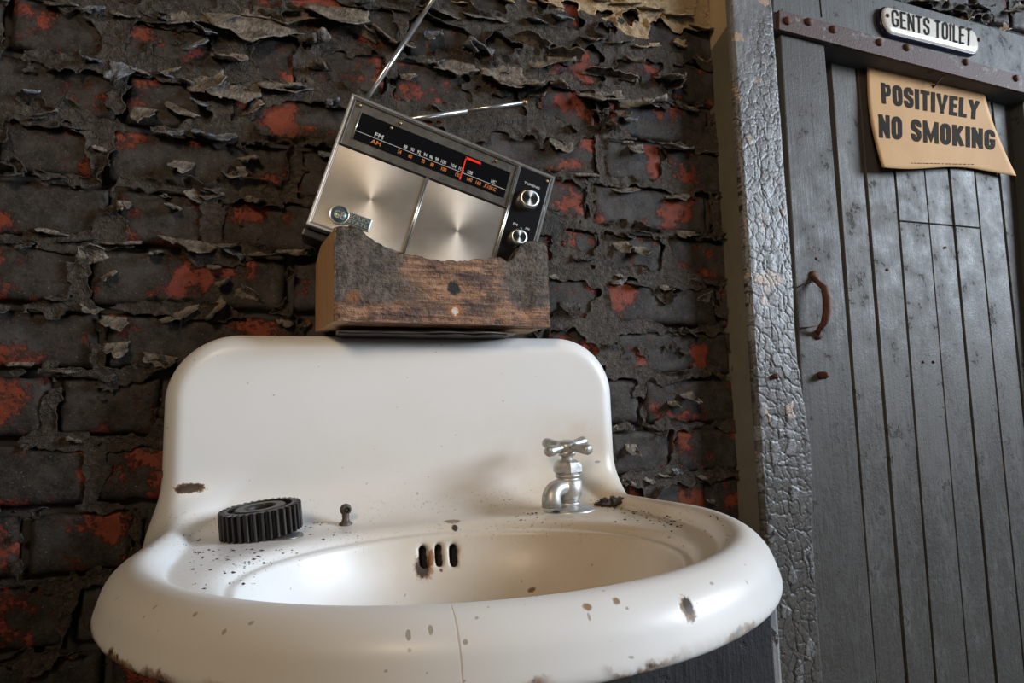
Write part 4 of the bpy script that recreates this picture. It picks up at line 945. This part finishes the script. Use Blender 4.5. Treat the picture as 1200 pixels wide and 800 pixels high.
# ---- radio
YR = -.080
TL, TR, BL = (onY(x, y, YR) for (x, y) in ((411, 109), (649, 207), (360, 263)))
wv = TR-TL; RW = float(np.linalg.norm(wv)); RH = float(np.linalg.norm(BL-TL)); ang = math.atan2(-wv[2], wv[0]); ctr = (TR+BL)/2
radio = empty('radio', tuple(ctr), (0, ang, 0)); tag(radio, 'chrome and black portable transistor radio tilted in the wooden block', 'radio')
CHROME = simple('chrome_trim', (.66, .65, .63), .30, .9, bump=.05, var=.15)
BLACKP = simple('black_plastic', (.012, .012, .013), .32, bump=.1, var=.3)
BEZ = simple('dirty_bezel', (.085, .078, .070), .45, .3, bump=.9, bscale=260, var=.85)
def m_brushed():
    m = NT('spun_metal'); v = m.obj(); n = m.noise(v, 30, 5, .6); f = m.noise(v, 350, 2)
    c = m.mix(n, (.40, .355, .30), (.58, .535, .47)); c = m.mix(m.ramp(f, .72, .8), c, (.30, .25, .2))
    m.P(Specular_IOR_Level=.5)
    t = m.n('Tangent', direction_type='RADIAL', axis='Y')
    return m.P(Base_Color=c, Metallic=.82, Roughness=m.n('MapRange', {'Value': n, 'To Min': .44, 'To Max': .56}), Anisotropic=.62, Tangent=t)
SPUN = m_brushed()
x0, x1, z0, z1 = -RW/2, RW/2, -RH/2, RH/2
box('case', (x0+.001, .004, z0-.002), (x1-.002, .058, z1-.002), BLACKP, radio, .006, 3)
def frame(name, a, b, c, d, t, y0, y1, mat):
    V = []; 
    for (yy, ins) in ((y1, 0), (y0+.001, 0), (y0, .0008), (y0, t-.0008), (y0+.001, t), (y1, t)):
        V += [(a+ins, yy, c+ins), (b-ins, yy, c+ins), (b-ins, yy, d-ins), (a+ins, yy, d-ins)]
    Fc = [(q*4+k, q*4+(k+1) % 4, ((q+1) % 6)*4+(k+1) % 4, ((q+1) % 6)*4+k) for q in range(6) for k in range(4)]
    return mesh(name, V, Fc, mat, radio)
frame('front_trim', x0, x1, z0, z1, .0036, -.002, .006, CHROME)
frame('inner_trim', x0+.0040, x1-.0040, z0+.0040, z1-.0040, .0014, -.0012, .006, CHROME)
KX = x0+RW*.822                       # where the knob strip begins
DZ = z1-RH*.385                       # lower edge of the dial bezel
box('dial_bezel', (x0+.005, -.0005, DZ), (KX-.003, .006, z1-.005), BEZ, radio, .001)
frame('bezel_lip', x0+.0055, KX-.0035, DZ+.0005, z1-.0055, .0022, -.0022, .002, BEZ)
gx0, gx1, gz0, gz1 = x0+.019, KX-.011, DZ+.013, z1-.020
box('dial_glass', (gx0, -.0012, gz0), (gx1, .004, gz1), simple('dial_black', (.006, .006, .007), .15), radio, .0005)
tube('dial_edge', [(gx0-.0006, -.0012, gz0), (gx0-.0006, -.0012, gz1)], .0007, CHROME, radio, 8)
mid = x0+(KX-x0)*.513
for (nm, a, b) in (('speaker_panel', x0+.0055, mid-.0016), ('speaker_panel', mid+.0016, KX-.0032)):
    bm = bmesh.new(); bmesh.ops.create_grid(bm, x_segments=2, y_segments=2, size=.5)
    cxp, czp = (a+b)/2, (z0+.0055+DZ-.001)/2; wp_, hp2 = b-a, DZ-.001-z0-.0055
    o = box(nm, (-wp_/2, -.0005, -hp2/2), (wp_/2, .005, hp2/2), SPUN, radio, .0006, 1); o.location = (cxp, 0, czp); bm.free()
for xk in (mid, KX-.0014):
    for dx in (-.0011, .0011): tube('divider_rod', [(xk+dx, -.0016, z0+.005), (xk+dx, -.0016, DZ if xk == mid else z1-.005)], .0010, CHROME, radio, 8)
box('knob_panel', (KX+.0008, -.0012, z0+.005), (x1-.0056, .005, z1-.0052), simple('knob_panel_black', (.010, .010, .011), .25), radio, .0006)
# lettering
WINK = simple('white_print', (.55, .55, .53), .5); OINK = simple('orange_print', (.62, .19, .03), .5)
def lay(body, xl, zl, wd, ht, mat, name, par=radio, y=-.0016, bold=0.0):
    V, Fc = text_mesh(body, bold); return mesh(name, np.stack([xl+V[:, 0]*wd, np.full(len(V), y), zl+V[:, 1]*ht], 1), Fc, mat, par)
GW = gx1-gx0; GH = gz1-gz0; zl = gz0+GH*.30
box('dial_line', (gx0+GW*.005, -.0017, zl), (gx1-GW*.004, -.0011, zl+.0006), WINK, radio)
for (t, f, wd) in (('FM', .115, .052), ('88', .30, .022), ('90', .345, .022), ('92', .388, .022), ('94', .430, .022), ('96', .468, .022), ('98', .506, .022), ('100', .545, .034), ('104', .612, .034), ('106', .665, .034), ('108', .725, .034), ('MC', .888, .036)):
    lay(t, gx0+GW*f, zl+.0022, GW*wd, .0052 if t != 'FM' else .0062, WINK, 'fm_figure', bold=.01)
for (t, f, wd) in (('AM', .105, .062), ('54', .275, .022), ('60', .345, .022), ('70', .428, .022), ('80', .488, .022), ('100', .560, .034), ('120', .655, .034), ('140', .735, .034), ('160', .795, .034), ('X10KC', .850, .085)):
    lay(t, gx0+GW*f, zl-.0078, GW*wd, .0056, OINK, 'am_figure', bold=.01)
REDP = simple('red_pointer', (.95, .030, .012), .35)
pt = empty('tuning_pointer'); pt.parent = radio; xp = gx0+GW*.690
box('needle', (xp-.0009, -.0026, gz0+.0008), (xp+.0009, -.0014, gz1-.0035), REDP, pt, .0003, 1); box('flag', (xp-.0009, -.0026, gz1-.0068), (xp+.0215, -.0014, gz1-.0032), REDP, pt, .0003, 1)
KC = simple('knob_satin', (.50, .50, .47), .3, .9, bump=.1, var=.1)
def m_knobface():
    m = NT('knob_spun_face'); t = m.n('Tangent', direction_type='RADIAL', axis='Y'); return m.P(Base_Color=(.68, .68, .64), Metallic=1.0, Roughness=.3, Anisotropic=.85, Tangent=t)
KF = m_knobface(); KXC = (KX+x1-.005)/2
for (fz, r_, hgt_) in ((.262, .0150, .009), (.572, .0124, .008), (.890, .0118, .008)):
    kz = z1-RH*fz; kn = empty('knob', (KXC-.001, -.0012, kz)); kn.parent = radio
    lathe('knob_skirt', [(r_, 0), (r_, hgt_*.8), (r_*.985, hgt_*.97), (r_*.94, hgt_), (0, hgt_)], KC, kn, 48, axis='Y', rfun=lambda r, h, a: r*(1+(.012*(1 if int(a*48/math.pi+.01) % 2 else -1) if h > .001 and r > .009 else 0)))
    lathe('knob_face', [(0, hgt_+.0006), (r_*.70, hgt_+.0006), (r_*.95, hgt_+.0004), (r_*.965, hgt_-.001)], KF, kn, 48, axis='Y')
    if fz > .5: box('knob_tab', (-.0012, -hgt_*.5, -r_-.0022), (.0012, 0, -r_+.001), KC, kn, .0004, 1); 
kz = z1-RH*.560; box('band_index', (KXC-.0022, -.0026, kz+.0122), (KXC+.0012, -.001, kz+.0140), KC, radio, .0004, 1)
lay('TUNING', KXC-.013, z1-RH*.245+.0182, .024, .0036, WINK, 'knob_lettering', bold=.01)
lay('FM', KXC-.0125, z1-RH*.56+.0138, .0062, .0036, WINK, 'knob_lettering', bold=.01); lay('AM', KXC+.0055, z1-RH*.56+.0138, .0062, .0036, WINK, 'knob_lettering', bold=.01)
lay('OFF-VOLUME', KXC-.015, z1-RH*.88+.0140, .028, .0034, WINK, 'knob_lettering', bold=.01)
# badge
bx, bz = x0+RW*.115, z0+RH*.135
bd = empty('badge', (bx, -.0006, bz)); bd.parent = radio; bd.scale = (1.22, 1, 1.22)
TEAL = simple('badge_teal', (.10, .165, .175), .3, .5, bump=.3, bscale=400, var=.3)
lathe('badge_ring', [(.0105, -.001), (.0105, .0018), (.0095, .0026), (.0088, .0022), (.0086, .0012)], CHROME, bd, 36, axis='Y')
lathe('badge_disc', [(0, .0013), (.0088, .0013), (.0088, -.001)], TEAL, bd, 32, axis='Y')
box('badge_frame', (.0075, -.0017, -.0070), (.0330, .001, .0070), CHROME, bd, .0006, 1); box('badge_plate', (.0080, -.0022, -.0058), (.0318, .001, .0058), TEAL, bd, .0004, 1)
lay('GE', -.0055, -.0042, .011, .0085, CHROME, 'badge_lettering', bd, -.0020, .02)
lay('SOLID', .0100, .0007, .0200, .0042, CHROME, 'badge_lettering', bd, -.0026, .02); lay('STATE', .0100, -.0048, .0200, .0042, CHROME, 'badge_lettering', bd, -.0026, .02)
BRASS = simple('brass_screw', (.42, .30, .14), .4, .9, var=.2)
for (fx, fz) in ((.048, .065), (.235, .075), (.205, .135), (.70, .065), (.965, .06)):
    lathe('screw', [(0, -.001), (.0022, 0), (.0020, .0018), (0, .0024)], BRASS, radio, 12, axis='Y', loc=(x0+RW*fx, -.0012, z1-RH*fz))
for (fx, fz) in ((.06, -.010), (.05, -.018)): pass
box('foot_bar', (x0-.002, .010, z0-.012), (x0+.050, .050, z0-.001), BLACKP, radio, .002)
# aerials (world points turned into radio space)
RM = np.array(Euler((0, ang, 0)).to_matrix())
def toR(p): return RM.T@(np.array(p)-ctr)
def aerial(p0, p1, y0, y1, r0, r1, tip):
    a = toR(onY(*p0, y0)); b = toR(onY(*p1, y1)); ae = empty('aerial'); ae.parent = radio; L = b-a
    tube('aerial_tube', [a, a+L*.55], r0, CHROME, ae, 14); tube('aerial_tube', [a+L*.55, a+L], r1, CHROME, ae, 14)
    if tip: lathe('aerial_tip', [(0, -.0045), (.003, -.0035), (.0042, 0), (.003, .0035), (0, .0045)], BRASS, ae, 16, axis='X', loc=tuple(a+L*1.012))
aerial((424, 124), (543, -54), -.034, -.034, .0038, .0032, False)
aerial((460, 143), (613, 120), -.034, -.040, .0036, .0029, True)
